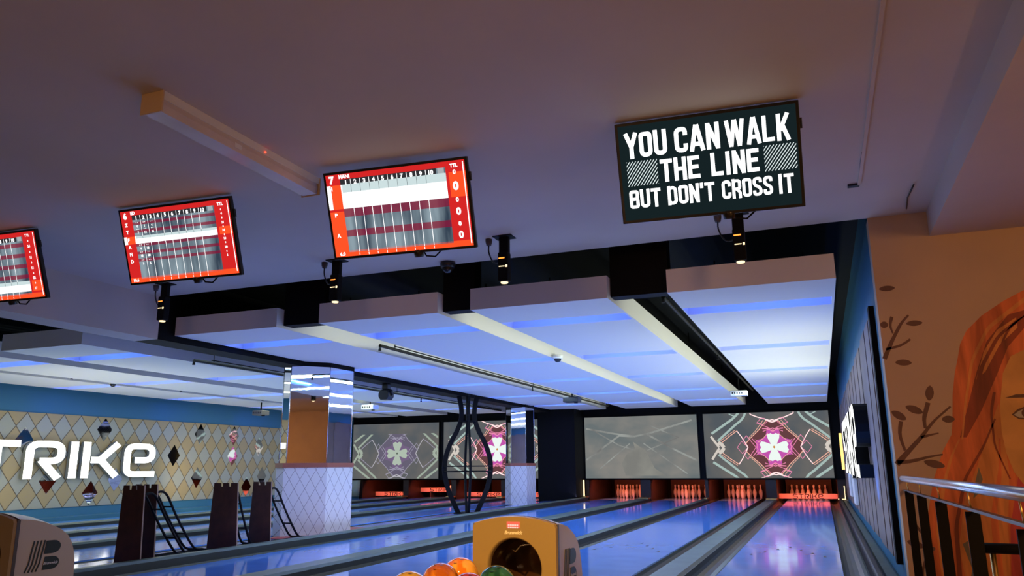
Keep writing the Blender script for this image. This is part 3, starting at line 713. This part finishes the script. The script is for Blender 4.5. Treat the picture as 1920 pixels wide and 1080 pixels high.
# ================================================================== BALL RETURN HOODS
def hood(x, y, label, wd=.54, ht=.64, crown=.045, dep=.48, logo_small=True):
    r = empty('ball_return_hood', (x, y, 0), label, 'ball return', 'ball return hoods'); hw = wd/2
    xs = [hw*(-1+2*i/24) for i in range(25)]
    topz = lambda xx: ht+crown*(1-(xx/hw)**2)
    zb = -.0
    # front fascia with round opening: ring between circle and outline
    cz, cr = .385, .168; fy = 0
    outl = []
    N = 96
    for k in range(N):
        a = 2*PI*k/N+PI/2; dx, dz = math.cos(a), math.sin(a)
        t = 10
        if abs(dx) > 1e-6: t = min(t, hw/abs(dx))
        if dz < -1e-6: t = min(t, (cz-zb)/-dz)
        lo, hi = 0, t
        if dz > 0:
            for _ in range(30):
                mid = (lo+hi)/2
                if cz+dz*mid > topz(dx*mid): hi = mid
                else: lo = mid
            t = min(t, hi)
        outl.append((dx*t, cz+dz*t))
    cir = [(cr*math.cos(2*PI*k/N+PI/2), cz+cr*math.sin(2*PI*k/N+PI/2)) for k in range(N)]
    mb = B(M_fascia); V = [mb.bm.verts.new((p[0], fy, p[1])) for p in outl]
    V2 = [mb.bm.verts.new((p[0]*.985, fy-.022, cz+(p[1]-cz)*.985)) for p in outl]
    C1 = [mb.bm.verts.new((p[0]*1.06, fy-.022, cz+(p[1]-cz)*1.06)) for p in cir]; C2 = [mb.bm.verts.new((p[0], fy-.006, p[1])) for p in cir]; C3 = [mb.bm.verts.new((p[0], fy+.03, p[1])) for p in cir]
    for A_, B_, sm in ((V, V2, 0), (V2, C1, 0), (C1, C2, 1), (C2, C3, 1)):
        for k in range(N):
            f = mb.bm.faces.new((A_[k], A_[(k+1) % N], B_[(k+1) % N], B_[k])); f.smooth = bool(sm)
    mb.build('fascia', r)
    # body shell behind the fascia
    prof = [(.0, 1.0), (.1, .985), (.19, .955), (.27, .91), (.34, .86), (.4, .79), (.44, .70), (.465, .6), (.48, .48), (.485, .3), (.485, 0)]
    mb = B(M_hood); rows_ = []
    for (py, kz) in prof:
        rows_.append([mb.bm.verts.new((xx*(.985), .022+py/.485*dep, topz(xx)*kz if kz > 0 else zb)) for xx in xs])
    for A_, B_ in zip(rows_, rows_[1:]):
        for k in range(24): mb.bm.faces.new((A_[k], A_[k+1], B_[k+1], B_[k])).smooth = True
    mb.build('cover', r)
    for s in (-1, 1):
        mb = B(M_hood); sx = s*hw*.985
        pl = [(.022+py/.485*dep, topz(hw)*kz) for py, kz in prof]+[(.022, zb)]
        mb.prism([(q[0], q[1]) for q in pl], 0, sx-.012*s, sx).build('side_panel', r)
        B(M_hoodgrey).box((sx-.004*s, -.001, zb), (sx+.006*s, .024, topz(hw)-.002)).build('side_seam', r)
        # B shaped badge on side
        mb = B(mat('badge_black_green', (.012, .02, .016), .4)); xo = sx+.003*s; fl = 1 if s > 0 else -1
        def Q(y_, z_): return (xo, y_, z_)
        y0_ = .235; 
        if s < 0: y0_ = .25
        for zc in (.435, .325):
            pl = [(y0_, zc-.045), (y0_+.07, zc-.045)]+[(y0_+.07+.06*math.cos(t), zc+.045*math.sin(t)) for t in [(-PI/2+PI*i/8) for i in range(1, 8)]]+[(y0_+.07, zc+.045), (y0_+.012, zc+.045)]
            mb.prism(pl, 0, xo-.002*s, xo)
        for k in range(4):
            yy = y0_-.03-k*.028
            pts = [(yy+.03, .485), (yy+.022, .44), (yy+.012, .38), (yy+.004, .33), (yy-.02, .275)]
            for qd in ribbon(pts, .011)[0]: mb.prism([tuple(p) for p in qd], 0, xo-.002*s, xo)
        mb.build('badge', r)
        mb = B(M_white)
        add_text(mb, 'Brunswick', 0, 0, .115, .02, plane=(lambda a, b: (xo+.0015*s, (y0_+.004+a) if s > 0 else (y0_+.12-a), .315+b)), bold=.02, shear=.2); mb.build('badge_lettering', r, recalc=False)
    # tunnel
    mb = B(M_tunnel); R1 = [mb.bm.verts.new((p[0]*1.0, .03, p[1])) for p in cir]; R2 = [mb.bm.verts.new((p[0]*1.04, .16, cz+(p[1]-cz)*1.04)) for p in cir]; R3 = [mb.bm.verts.new((p[0]*.8, .36, cz+(p[1]-cz)*.8)) for p in cir]
    for A_, B_ in ((R1, R2), (R2, R3)):
        for k in range(N): mb.bm.faces.new((A_[k], A_[(k+1) % N], B_[(k+1) % N], B_[k])).smooth = True
    mb.bm.faces.new(R3); mb.build('tunnel', r)
    B(M_chrome).tube([(-.07, .1, cz+.1), (-.03, .09, cz+.085), (.0, .1, cz+.12), (.06, .1, cz+.13), (.09, .14, cz+.12)], .006, 6).build('lift_wire', r)
    B(emit('red_display', (1, .12, .07), 1.3)).box((-.042, -.025, ht-.0), (.04, -.02, ht+.04) if False else (.04, -.021, ht-.037)).build('display', r, loc=(0, 0, .012))
    mb = B(emit('display_digits', (1, .5, .4), 1.4))
    for rr_ in range(2):
        for k in range(6): mb.box((-.034+k*.0115, -.0265, ht-.012-rr_*.014), (-.026+k*.0115, -.0255, ht-.004-rr_*.014))
    mb.build('display_text', r, loc=(0, 0, 0))
    mb = B(mat('bright_white_print', (.95, .95, .92), .5)); add_text(mb, 'Brunswick', -.058, ht-.062, .118, .022, y=-.0235, bold=.06, shear=.25); mb.build('front_lettering', r, recalc=False)
    return r
hood(-1.757, 4.5, 'ball return hood with round opening lit gold, behind coloured balls')
hood(-5.52, 3.93, 'ball return hood at the left edge showing its grey side badge')

# ball rack and balls in front of the right hood
rk = empty('ball_rack', (-1.87, 3.9, 0), 'dark ball rack carrying the bowling balls before the gold hood', 'ball rack')
B(M_hoodgrey).box((-.33, -.75, .20), (.33, .5, .228)).build('rack_tray', rk, bevel=.01)
for xx in (-.235, -.115, .1, .24): B(M_chrome).tube([(xx, -.74, .236), (xx, .5, .236)], .008, 8).build('rack_rail', rk)
B(M_hood).box((-.2, -.5, 0), (.2, .3, .2)).build('rack_pedestal', rk)
def ballmat(n, c1, c2, sc=6):
    m = bpy.data.materials.new(n); m.use_nodes = True; nt = m.node_tree; b = nt.nodes['Principled BSDF']
    b.inputs['Roughness'].default_value = .1; b.inputs['Coat Weight'].default_value = .5
    tc = nt.nodes.new('ShaderNodeTexCoord'); n_ = nt.nodes.new('ShaderNodeTexNoise'); n_.inputs['Scale'].default_value = sc; n_.inputs['Distortion'].default_value = 3; n_.inputs['Detail'].default_value = 2
    r = nt.nodes.new('ShaderNodeValToRGB'); r.color_ramp.elements[0].color = (*c1, 1); r.color_ramp.elements[1].color = (*c2, 1)
    r.color_ramp.elements[0].position = .42; r.color_ramp.elements[1].position = .56
    nt.links.new(tc.outputs['Object'], n_.inputs['Vector']); nt.links.new(n_.outputs['Fac'], r.inputs[0]); nt.links.new(r.outputs[0], b.inputs['Base Color']); return m
RB = .108
def ball(x, y, m, label):
    r = empty('bowling_ball', (x, y, .236+.008+.1), label, 'bowling ball', 'bowling balls on the rack')
    B(m).lathe([(RB*math.sin(PI*i/20), -RB*math.cos(PI*i/20)) for i in range(21)], 36).build('ball_shell', r)
    mb = B(M_blackplastic)
    for a, b in ((-.02, .0), (.02, .0), (0, -.05)):
        d = Vector((a*1.0+.0, b-.03, RB*.9)).normalized(); mb.lathe([(0, 0), (.011, 0)], 12, tuple(d*(RB+.0006)))
    mb.build('finger_holes', r)
ball(-2.05, 4.36, ballmat('marbled_orange', (.9, .25, .01), (1, .55, .12), 5), 'orange ball with pale marbled streaks, touching the hood side')
ball(-2.04, 4.08, ballmat('amber_brown', (.45, .12, .01), (.7, .26, .03), 4), 'amber brown bowling ball in the middle of the left row')
ball(-2.04, 3.72, ballmat('olive_yellow', (.5, .33, .02), (.62, .45, .06), 4), 'olive yellow bowling ball lowest in the left row')
ball(-1.70, 4.08, ballmat('deep_green', (.01, .07, .045), (.03, .15, .1), 5), 'deep green bowling ball before the round opening')
ball(-1.72, 3.76, ballmat('brick_red', (.4, .04, .02), (.6, .1, .05), 4), 'brick red bowling ball, only its top showing')

# ================================================================== MONITORS
def tv_axes(yaw, tilt):
    r = Vector((math.cos(yaw), math.sin(yaw), 0)); n = Vector((math.sin(yaw), -math.cos(yaw), 0)); up = Vector((0, 0, 1))
    n2 = n*math.cos(tilt)-up*math.sin(tilt); u2 = up*math.cos(tilt)+n*math.sin(tilt)
    return r, n2, u2
def monitor(c, yaw, tilt, label, content, W=1.05, Hh=.604):
    r_, n_, u_ = tv_axes(yaw, tilt)
    r = empty('monitor', c, label, 'monitor', 'overhead monitors')
    r.rotation_euler = Matrix((r_, -n_, u_)).transposed().to_euler()
    B(M_blackplastic).box((-W/2, 0, -Hh/2), (W/2, .035, Hh/2)).build('casing', r, bevel=.004)
    B(M_blackplastic).box((-W*.3, .035, -Hh*.3), (W*.3, .075, Hh*.25)).build('back_housing', r, bevel=.01)
    content(r, W/2-.018, Hh/2-.018)
    ztop = (3.0-c[2])/math.cos(tilt)+.1
    # ceiling bracket, built in monitor space but rising vertically
    up = r.rotation_euler.to_matrix().inverted() @ Vector((0, 0, 1)); st = Vector((0, .07, 0)); L = (3.0-(c[2]+(r.rotation_euler.to_matrix() @ st).z))
    B(M_blackmetal).tube([st, st+up*L], .022, 8).build('ceiling_bracket', r)
    B(M_blackmetal).box((-.14, .06, -.12), (.14, .085, .12)).build('wall_plate', r)
    B(M_blackmetal).tube([(.12, .05, -Hh/2+.02), (.14, .06, -Hh/2-.03), (.2, .07, -Hh/2-.04), (.26, .08, -Hh/2+.01)], .006, 6).build('cable', r)
    B(M_blackplastic).lathe([(0,-.03),(.032,-.03),(.036,0),(.036,.02),(0,.02)], 14, (.1, .03, -Hh/2-.0)).build('sensor', r)
    B(M_blackplastic).box((W/2, .01, Hh/2-.16), (W/2+.012, .03, Hh/2-.1)).build('side_button', r)
    return r
T_red = emit('display_red', (.68, .02, .02), 1); T_bright = emit('display_orange_red', (1, .085, .02), 1.05); T_white = emit('display_white', (1, 1, 1), 1.25)
T_pale = emit('display_pale', (.62, .75, .76), 1); T_grey = emit('display_grey_curtain', (.035, .055, .085), 1, (5, 1, .9), 1.3, (.27, .35, .4)); T_mag = emit('display_maroon', (.18, .015, .05), 1, (5, 1, .9), 1.3, (.26, .06, .09))
T_dark = emit('display_dark', (.03, .03, .035), 1); T_txt = emit('display_text', (1, 1, 1), 1.3); T_ink = emit('display_ink', (.05, .06, .07), 1); T_lgrey = emit('display_light_grey', (.4, .43, .45), 1)
def score(num, name, bands, letters, totals, foot, frames=()):
    """bands: list of (v0, v1, kind)   v measured from top, 0..1"""
    def f(r, hw, hh):
        X = lambda u: -hw+2*hw*u
        Z = lambda v: hh-2*hh*v
        back, grid, txt = MB(), MB(), MB()
        def q(mb, m, u0, v0, u1, v1, lay): mb.m(m).face([(X(u0), -.0008*lay, Z(v1)), (X(u1), -.0008*lay, Z(v1)), (X(u1), -.0008*lay, Z(v0)), (X(u0), -.0008*lay, Z(v0))])
        q(back, T_red, 0, 0, 1, 1, 1)
        q(back, T_bright, 0, .93, 1, 1, 2); q(back, T_bright, 0, .45, .105, .93, 1.5) if num == '7' else None
        u0, u1 = .105, .865
        q(back, T_grey, u0, .065, u1, .95, 2)
        q(back, T_dark, u0, .065, .8, .13, 3); q(back, T_lgrey, .81, .065, .855, .13, 3)
        for v0, v1, k in bands:
            if k == 'w':
                q(back, T_white, u0, v0, u1, v1, 4); q(back, T_pale, u0+.01, v0, u1, v0+(v1-v0)*.33, 5)
                q(back, T_bright, .03, v0, u0, v1, 4); q(back, T_white, 0, v0, .03, v1, 4); q(back, T_bright, .885, v0, 1, v1, 4)
            elif k == 'm': q(back, T_mag, u0, v0, u1, v1, 3)
        w = [b for b in bands if b[2] == 'w']
        for k in range(9):
            uu = .182+k*.068
            q(grid, T_txt, uu-.002, .07, uu+.002, .955, 3.5)
            q(grid, T_txt, uu-.002, .965, uu+.002, .995, 5)
            for v0, v1, _ in w: q(grid, T_ink, uu-.0012, v0, uu+.0012, v0+(v1-v0)*.33, 6)
        q(grid, T_txt, .985, .02, .992, .97, 5)
        txt.m(T_txt)
        def t(s, u, v, h, al='C', b=.05, wd=None): add_text(txt, s, X(u), Z(v)-h*.56*hh, wd, h*1.12*hh, y=-.006, bold=b, align=al)
        t(num, .045, .065, .17); t(name, .1, .033, .085, 'L')
        for k in range(10): t(str(k+1), .148+k*.068+(.004 if k == 9 else 0), .105, .1)
        t('TTL', .925, .055, .075)
        for s, v in letters: t(s, .045 if s != letters[0][0] or num != '7' else .03, v, .09)
        for s, v, h in totals: t(s, .925, v, h)
        t(foot, .055, .965, .085)
        for s, u, v, h in frames: t(s, u, v, h)
        back.build('display', r, recalc=False); grid.build('score_grid', r, recalc=False); txt.build('display_lettering', r, recalc=False)
    return f
c7 = score('7', 'HANI', [(.13, .42, 'w'), (.42, .52, 'm'), (.68, .76, 'm')], [('H', .17), ('P', .49), ('A', .74)],
           [('0', .13, .1), ('0', .29, .19), ('0', .45, .1), ('0', .585, .16), ('0', .73, .1), ('0', .86, .16)], '6.0')
b6 = [(.16, .2, 'm'), (.27, .31, 'm'), (.355, .46, 'w'), (.46, .5, 'm'), (.57, .61, 'm'), (.67, .71, 'm')]
fr6 = []
for rr, (v, a) in enumerate([(.22, ('0', '1', '4')), (.31, ('7', '13', '21')), (.53, ('4', '10')), (.63, ('15', '20')), (.74, ('3', '6'))]):
    for k, s in enumerate(a): fr6.append((s, .148+k*.068, v, .06)); fr6.append(('- -', .148+k*.068, v-.05, .015))
c6 = score('6', 'ED', b6, [('Z', .19), ('T', .29), ('F', .4), ('A', .5), ('H', .6), ('D', .7)],
           [('0', .13, .045), ('4', .18, .06), ('0', .24, .045), ('21', .3, .06), ('0', .355, .045), ('14', .405, .06), ('0', .465, .045), ('10', .515, .06), ('0', .57, .045), ('20', .63, .06), ('0', .69, .045), ('6', .74, .06)], '10.6', fr6)
b5 = [(.16, .22, 'm'), (.32, .38, 'm'), (.48, .54, 'm'), (.64, .7, 'm'), (.74, .9, 'w')]
c5 = score('5', 'KIM', b5, [('K', .2), ('L', .36), ('M', .52), ('S', .68), ('J', .8)],
           [('0', .14, .05), ('24', .22, .07), ('0', .31, .05), ('11', .39, .07), ('0', .47, .05), ('15', .55, .07), ('0', .63, .05), ('22', .7, .07), ('0', .78, .05), ('17', .86, .07)], '9.2')
a_, b_, t_, u_ = .16, .84, .9, .1
BLOCK = {'Y': [([(.1, 1), (.5, .45)], 0, 0), ([(.9, 1), (.5, .45)], 0, 0), ([(.5, 0), (.5, .5)], 0, 0)],
 'O': [([(.5, t_), (b_, t_), (b_, u_), (a_, u_), (a_, t_), (.5, t_)], .3, 0)], 'U': [([(a_, 1), (a_, u_), (b_, u_), (b_, 1)], .35, 0)],
 'C': [([(b_, .66), (b_, t_), (a_, t_), (a_, u_), (b_, u_), (b_, .34)], .35, 0)], 'A': [([(.12, 0), (.48, 1)], 0, 0), ([(.88, 0), (.52, 1)], 0, 0), ([(.28, .27), (.72, .27)], 0, 0)],
 'N': [([(a_, 0), (a_, 1)], 0, 0), ([(b_, 0), (b_, 1)], 0, 0), ([(a_, .95), (b_, .05)], 0, 0)],
 'W': [([(.1, 1), (.29, 0)], 0, 0), ([(.29, 0), (.49, 1)], 0, 0), ([(.51, 1), (.71, 0)], 0, 0), ([(.71, 0), (.9, 1)], 0, 0)],
 'L': [([(a_, 1), (a_, u_), (.95, u_)], 0, 0)], 'K': [([(a_, 0), (a_, 1)], 0, 0), ([(.25, .38), (.84, 1)], 0, 0), ([(.42, .6), (.86, 0)], 0, 0)],
 'T': [([(0, t_), (1, t_)], 0, 0), ([(.5, 0), (.5, t_)], 0, 0)], 'H': [([(a_, 0), (a_, 1)], 0, 0), ([(b_, 0), (b_, 1)], 0, 0), ([(a_, .5), (b_, .5)], 0, 0)],
 'E': [([(.95, t_), (a_, t_), (a_, u_), (.95, u_)], 0, 0), ([(a_, .51), (.85, .51)], 0, 0)], 'I': [([(.5, 0), (.5, 1)], 0, 0)], "'": [([(.5, .72), (.5, 1)], 0, 0)],
 'B': [([(a_, .51), (b_-.04, .51), (b_, t_), (a_, t_), (a_, u_), (b_, u_), (b_, .51), (a_, .51)], .16, 0)], 'D': [([(a_, .5), (a_, t_), (b_, t_), (b_, u_), (a_, u_), (a_, .5)], .3, 0), ([(a_, 0), (a_, 1)], 0, 0)],
 'R': [([(a_, 0), (a_, t_), (b_, t_), (b_, .48), (a_, .48)], .25, 0), ([(.5, .48), (b_, .3), (b_, 0)], .1, 0), ([(a_, .9), (a_, 1)], 0, 0)],
 'S': [([(b_, .7), (b_, t_), (a_, t_), (a_, .58), (b_, .42), (b_, u_), (a_, u_), (a_, .3)], .3, 0)]}
def cad(r, hw, hh):
    mb = MB().m(emit('display_black_glow', (.008, .016, .018), 1)); mb.face([(-hw, -.001, -hh), (hw, -.001, -hh), (hw, -.001, hh), (-hw, -.001, hh)]); mb.build('display', r, recalc=False)
    def word(st, x0, x1, z0, z1):
        """condensed block lettering drawn with thick strokes"""
        tx = MB().m(emit('advert_lettering', (1, 1, 1), 1.6)); ww = {'W': 1.5, 'I': .42, "'": .3, 'A': 1.06, 'K': 1.0}
        tot = sum(ww.get(c, .92) for c in st)+.12*(len(st)-1); sx = (x1-x0)*hw/tot; sz = (z1-z0)*hh; x = x0*hw
        for c in st:
            wd = ww.get(c, .92)
            for pts, r_, closed in BLOCK[c]:
                q = [(p[0]*wd*sx, p[1]*sz) for p in pts]
                if r_: q = fillet(q, r_*sx, 4)
                if closed: q = q+[q[0]]
                for qd in ribbon(q, .3*sx)[0]: tx.face([(x+p[0], -.003, z0*hh+p[1]) for p in qd])
            x += (wd+.12)*sx
        tx.build('advert_word', r, recalc=False)
    for a in (('YOU', -.93, -.44, .30, .84), ('CAN', -.35, .16, .30, .84), ('WALK', .22, .93, .30, .84), ('THE', -.54, -.08, -.26, .22), ('LINE', .04, .58, -.26, .22),
              ('BUT', -.93, -.56, -.76, -.36), ("DON'T", -.48, .06, -.76, -.36), ('CROSS', .14, .7, -.76, -.36), ('IT', .76, .93, -.76, -.36)): word(*a)
    for a, b in ((-.93, -.57), (.63, .98)):
        hb = MB().m(emit('advert_hatching', (.8, .9, .9), 1.0))
        for k in range(-6, 12):
            x = a+k*.036*1.0; qd = ribbon([(x*hw, -.28*hh), ((x+.22)*hw, .24*hh)], .0045)[0][0]
            p = clip([tuple(v) for v in qd], a*hw, b*hw, -.28*hh, .24*hh)
            if len(p) > 2: hb.face([(v[0], -.003, v[1]) for v in p])
        hb.build('hatching', r, recalc=False)
monitor((-.473, 4.381, 2.699), .074, .342, 'overhead monitor with white YOU CAN WALK THE LINE message on black', cad)
monitor((-2.521, 4.335, 2.674), .096, .371, 'overhead monitor with red scoreboard headed 7 HANI', c7)
monitor((-4.507, 4.403, 2.695), .068, .353, 'overhead monitor with red scoreboard headed 6', c6)
monitor((-6.60, 4.42, 2.70), .068, .353, 'overhead monitor with red scoreboard cut by the left picture edge', c5)

# ================================================================== CEILING FIXTURES
def bt():
    r = empty('fluorescent_batten', (-3.25, 2.9, 3.0), 'long cream box light fitting, unlit, mounted on the ceiling', 'light fitting', rot=(0, 0, 0))
    B(M_white).prism([(-.075, 0), (.075, 0), (.07, -.045), (-.07, -.045)], 1, 0, 1.45).build('body', r)
    md = mat('milky_diffuser', (.68, .62, .6), .22, var=.06)
    B(md).prism([(-.062, -.045), (.062, -.045), (.066, -.075), (.058, -.118), (-.058, -.118), (-.066, -.075)], 1, .012, 1.438).build('diffuser', r)
    mc = mat('cream_end_cap', (.62, .46, .3), .5)
    for y in (-.006, 1.44): B(mc).box((-.078, y, -.125), (.078, y+.012, 0)).build('end_cap', r, bevel=.003)
    B(E_red).lathe([(0, -.006), (.006, -.003), (.006, .003), (0, .006)], 8, (.075, .85, -.03)).build('indicator_lamp', r)
    B(M_white).box((.066, .58, -.1), (.0685, .64, -.07)).build('sticker', r)
bt()
def spotfix(x, y, label):
    r = empty('ceiling_spotlight', (x, y, 3.0), label, 'spotlight', 'black spotlights at the ceiling edge')
    B(M_blackmetal).box((-.09, -.07, -.008), (.09, .07, 0)).build('mounting_plate', r)
    B(M_blackmetal).box((-.045, -.02, -.17), (.045, .03, -.008)).build('bracket', r, bevel=.004)
    B(M_blackmetal).box((-.048, -.045, -.42), (.048, .045, -.15)).build('housing', r, bevel=.012)
    B(E_orange).box((-.036, -.048, -.212), (.02, -.045, -.203)).build('indicator_slit', r)
    B(E_warmled).box((-.034, -.049, -.288), (.02, -.045, -.281)).build('light_slit', r)
    B(E_warmled).box((.03, -.049, -.295), (.046, -.045, -.275)).build('light_slit', r)
    B(E_warmled).lathe([(0, 0), (.03, 0), (.034, .01), (0, .01)], 14, (0, 0, -.432)).build('lens', r)
    B(mat('grey_socket', (.08, .07, .08), .5)).lathe([(0, -.06), (.022, -.06), (.03, -.03), (.032, 0), (0, 0)], 12, (-.16, .02, -.0)).build('socket', r)
    B(M_blackplastic).tube(smooth([(-.16, .02, -.06), (-.16, .02, -.12), (-.13, .02, -.2), (-.09, .01, -.235), (-.04, .0, -.23)], 3), .007, 6).build('cable', r)
for x, y, l in ((-6.68, 6.4, 'black spotlight below the ceiling left of red screen 6, by the beam end'), (-4.35, 6.3, 'black spotlight hanging below the red screen 7 at its left'), (-2.5, 6.2, 'black spotlight with plug between red screen 7 and message screen'), (-.47, 6.3, 'black spotlight under the white-lettered message screen')):
    spotfix(x, y, l)
def dome(x, y, z, label, dark=False, side=0):
    r = empty('dome_camera', (x, y, z), label, 'security camera')
    B(M_blackplastic if dark else M_white).lathe([(0, 0), (.075, 0), (.08, -.02), (.07, -.06), (0, -.06)], 20).build('housing', r)
    B(M_glass_dark).lathe([(.058, -.06), (.052, -.085), (.03, -.108), (0, -.115)], 20).build('dome', r)
    if side: B(M_white).box((-.03, -.03, 0), (side, .03, .02)).build('arm', r)
    return r
dome(-3.56, 10.95, 2.60, 'white dome camera on the edge of the middle baffle', side=-.1)
dome(-12.46, 10.9, 2.62, 'white dome camera in the left bay above diamond wall')
dome(-3.36, 6.8, 3.0, 'small black dome camera on the ceiling edge', True)
# pipes with sprinkler heads
def pipe(x, y0, y1, z, label, heads):
    r = empty('sprinkler_pipe', (x, y0, z), label, 'pipe')
    B(M_blackmetal).tube([(0, 0, -.07), (0, 0, 0), (0, y1-y0, 0)], .022, 8).build('pipe_run', r)
    B(M_blackmetal).tube([(.05, .3, .03), (.05, y1-y0, .03)], .008, 6).build('conduit', r)
    for h in heads:
        B(M_blackmetal).tube([(0, h, 0), (0, h, -.09)], .014, 6).lathe([(0, -.1), (.03, -.1), (.02, -.085), (0, -.08)], 8, (0, h, 0)).build('sprinkler_head', r)
    for h in (.4, (y1-y0)/2, y1-y0-.5): B(M_blackmetal).tube([(0, h, 0), (0, h, 3.3-z)], .006, 5).build('hanger', r)
pipe(-5.4, 8.9, 21, 2.57, 'black sprinkler pipe in the gap beside the leftmost right bay baffle', (6, 9))
pipe(-8.4, 8.7, 20.5, 2.52, 'black sprinkler pipe in the open channel left of the beam', (3, 7, 10))
pipe(-1.52, 8.6, 21, 2.84, 'pipe with thin steel conduit in the rightmost baffle gap', (5,))
pipe(-12.45, 8.0, 21, 2.66, 'thin black pipe in the left bay gap near diamond wall', (2, 4.6, 7.2))
def projector(x, y, z, m, label, ztop=3.3, wd=.36):
    r = empty('projector', (x, y, z), label, 'projector', 'ceiling projectors')
    B(m).box((-wd/2, -.14, -.06), (wd/2, .14, .06)).build('body', r, bevel=.015)
    B(M_glass_dark).lathe([(0, 0), (.04, 0), (.045, .02), (0, .02)], 14, (wd*.25, 0, -.08)).build('lens', r)
    mb = B(M_blackplastic)
    for k in range(5): mb.box((-wd*.4+k*.05, -.143, -.02), (-wd*.4+.03+k*.05, -.139, .02))
    mb.build('rear_ports', r)
    B(M_blackmetal).tube([(0, 0, .06), (0, 0, ztop-z)], .016, 6).build('mount', r)
projector(-1.60, 18.0, 2.52, mat('white_projector_plastic', (.85, .88, .85), .4), 'white projector at the far end of the rightmost baffle gap')
projector(-5.2, 17.0, 2.44, M_blackplastic, 'black projector hanging in the gap above pale screen')
projector(-10.55, 17.0, 2.45, mat('white_projector_plastic', (.85, .88, .85), .4), 'white projector seen right of the near pillar')
projector(-12.8, 15.6, 2.3, mat('grey_projector_plastic', (.1, .1, .1), .4), 'dark projector above diamond tiles left of near pillar', wd=.3)
# moving head light under the beam
mh = empty('stage_light', (-7.42, 12.5, 2.485), 'black moving head stage light hanging under the beam', 'stage light')
B(M_blackplastic).box((-.06, -.06, -.1), (.06, .06, 0)).build('base', mh, bevel=.01)
B(M_blackplastic).tube([(-.13, 0, -.22), (-.12, 0, -.13), (0, 0, -.1), (.12, 0, -.13), (.13, 0, -.22)], .018, 8).build('yoke', mh)
B(M_blackplastic).prism([(-.07, -.3), (.07, -.3), (.11, -.24), (.11, -.18), (.07, -.12), (-.07, -.12), (-.11, -.18), (-.11, -.24)], 1, -.1, .1).build('head', mh, bevel=.01)
# small cable ends on the ceiling
tag(B(M_blackplastic).box((.36, 5.95, 2.985), (.44, 6.0, 3.0)).tube([(.44, 5.98, 2.99), (.43, 5.6, 2.99), (.43, 5.3, 2.99)], .004, 5).build('cable_box'), 'tiny dark cable box at the end of the ceiling conduit', 'cable box')
tag(B(M_blackplastic).tube([(.82, 6.7, 2.985), (.8, 6.4, 2.985), (.815, 6.1, 2.985)], .006, 5).build('loose_cable'), 'short loose black cable on the ceiling by the mural wall', 'cable')

# ================================================================== SIGNS
pol, Wl = strike_polys(.74, 1.42, .13)
# left wall: the final e ends at y = 14.0
sg = empty('strike_sign', (WX+.03, 14.0-Wl, .8), 'large white glowing STRIKE letters on the diamond tile wall', 'sign', 'glowing wall signs')
for ch, L in pol:
    fb, sd = MB().m(E_white), MB().m(mat('letter_side_grey', (.25, .27, .24), .5))
    for st in L:
        for q in st:
            fb.face([(.1, p[0], p[1]) for p in q])
    for st in L:
        for i, q in enumerate(st): sd.prism([tuple(p) for p in q], 0, .02, .098)
    o = sd.build('letter_body', sg); fb.build('letter_face', o, recalc=False)
# right wall: boxed sign
sg2 = empty('strike_sign', (.54, 9.3, .82), 'boxed white glowing STRIKE sign seen edge-on along the right wall', 'sign', 'glowing wall signs')
for ch, L in pol:
    fb, sd = MB().m(E_white), MB().m(M_black)
    for st in L:
        for q in st:
            fb.face([(-.172, (Wl-p[0]), p[1]*1.1) for p in q]); sd.prism([(Wl-p[0], p[1]*1.1) for p in q], 0, -.17, 0)
    o = sd.build('letter_body', sg2); fb.build('letter_face', o, recalc=False)
# right wall boards
wp = empty('wall_boarding', (.54, 7.3, 0), 'grey lavender vertical boards with black end frame on the right wall', 'wall panel')
y = 7.45; k = 0
while y < 21.5:
    wd = .5+.25*((k*37) % 5)/4
    B(M_panel).box((-.02-.006*(k % 3), y-7.3, .17), (0, y-7.3+wd-.012, 2.3)).build('board', wp); y += wd; k += 1
B(M_black).box((-.045, 0, .17), (0, .15, 2.32)).build('end_frame', wp)
for yy, zz in ((14.2, .3), (16.2, .36)):
    tag(B(M_white).box((.45, yy, zz), (.505, yy+.8, zz+.42)).build('junction_box', bevel=.01), 'pale box low on the right wall, '+('nearer' if yy < 15 else 'farther')+' of two', 'junction box', 'pale boxes low on the right wall')

# ================================================================== RAILING
rl = empty('railing', (.58, 5, 0), 'steel handrail with flat black balusters before the mural', 'railing')
rl.location = (0, 0, 0)
B(M_chrome).tube([(.57, 6.86, .858), (.57, 4.1, .873), (.57, 1.8, .884)], .023, 12).build('handrail', rl)
B(M_hoodgrey).tube([(.58, 6.88, .768), (.58, 4.0, .78), (.58, 1.8, .786)], 0, flat=((1, 0, 0), .012, .006)).build('lower_rail', rl)
for y in (6.6, 5.8, 4.9, 3.92, 2.95, 2.0):
    B(M_blackmetal).box((.552, y-.006, 0), (.608, y+.006, .77)).build('baluster', rl)
    B(M_brass).tube([(.578, y, .775), (.572, y, .86)], .004, 6).build('rail_pin', rl)
B(M_blackmetal).tube([(.6, 3.95, .62), (.95, 3.9, .62)], .022, 8).build('cross_rail', rl)
B(M_brass).tube([(.64, 3.95, .0), (.64, 3.95, .6)], .012, 8).build('post', rl)
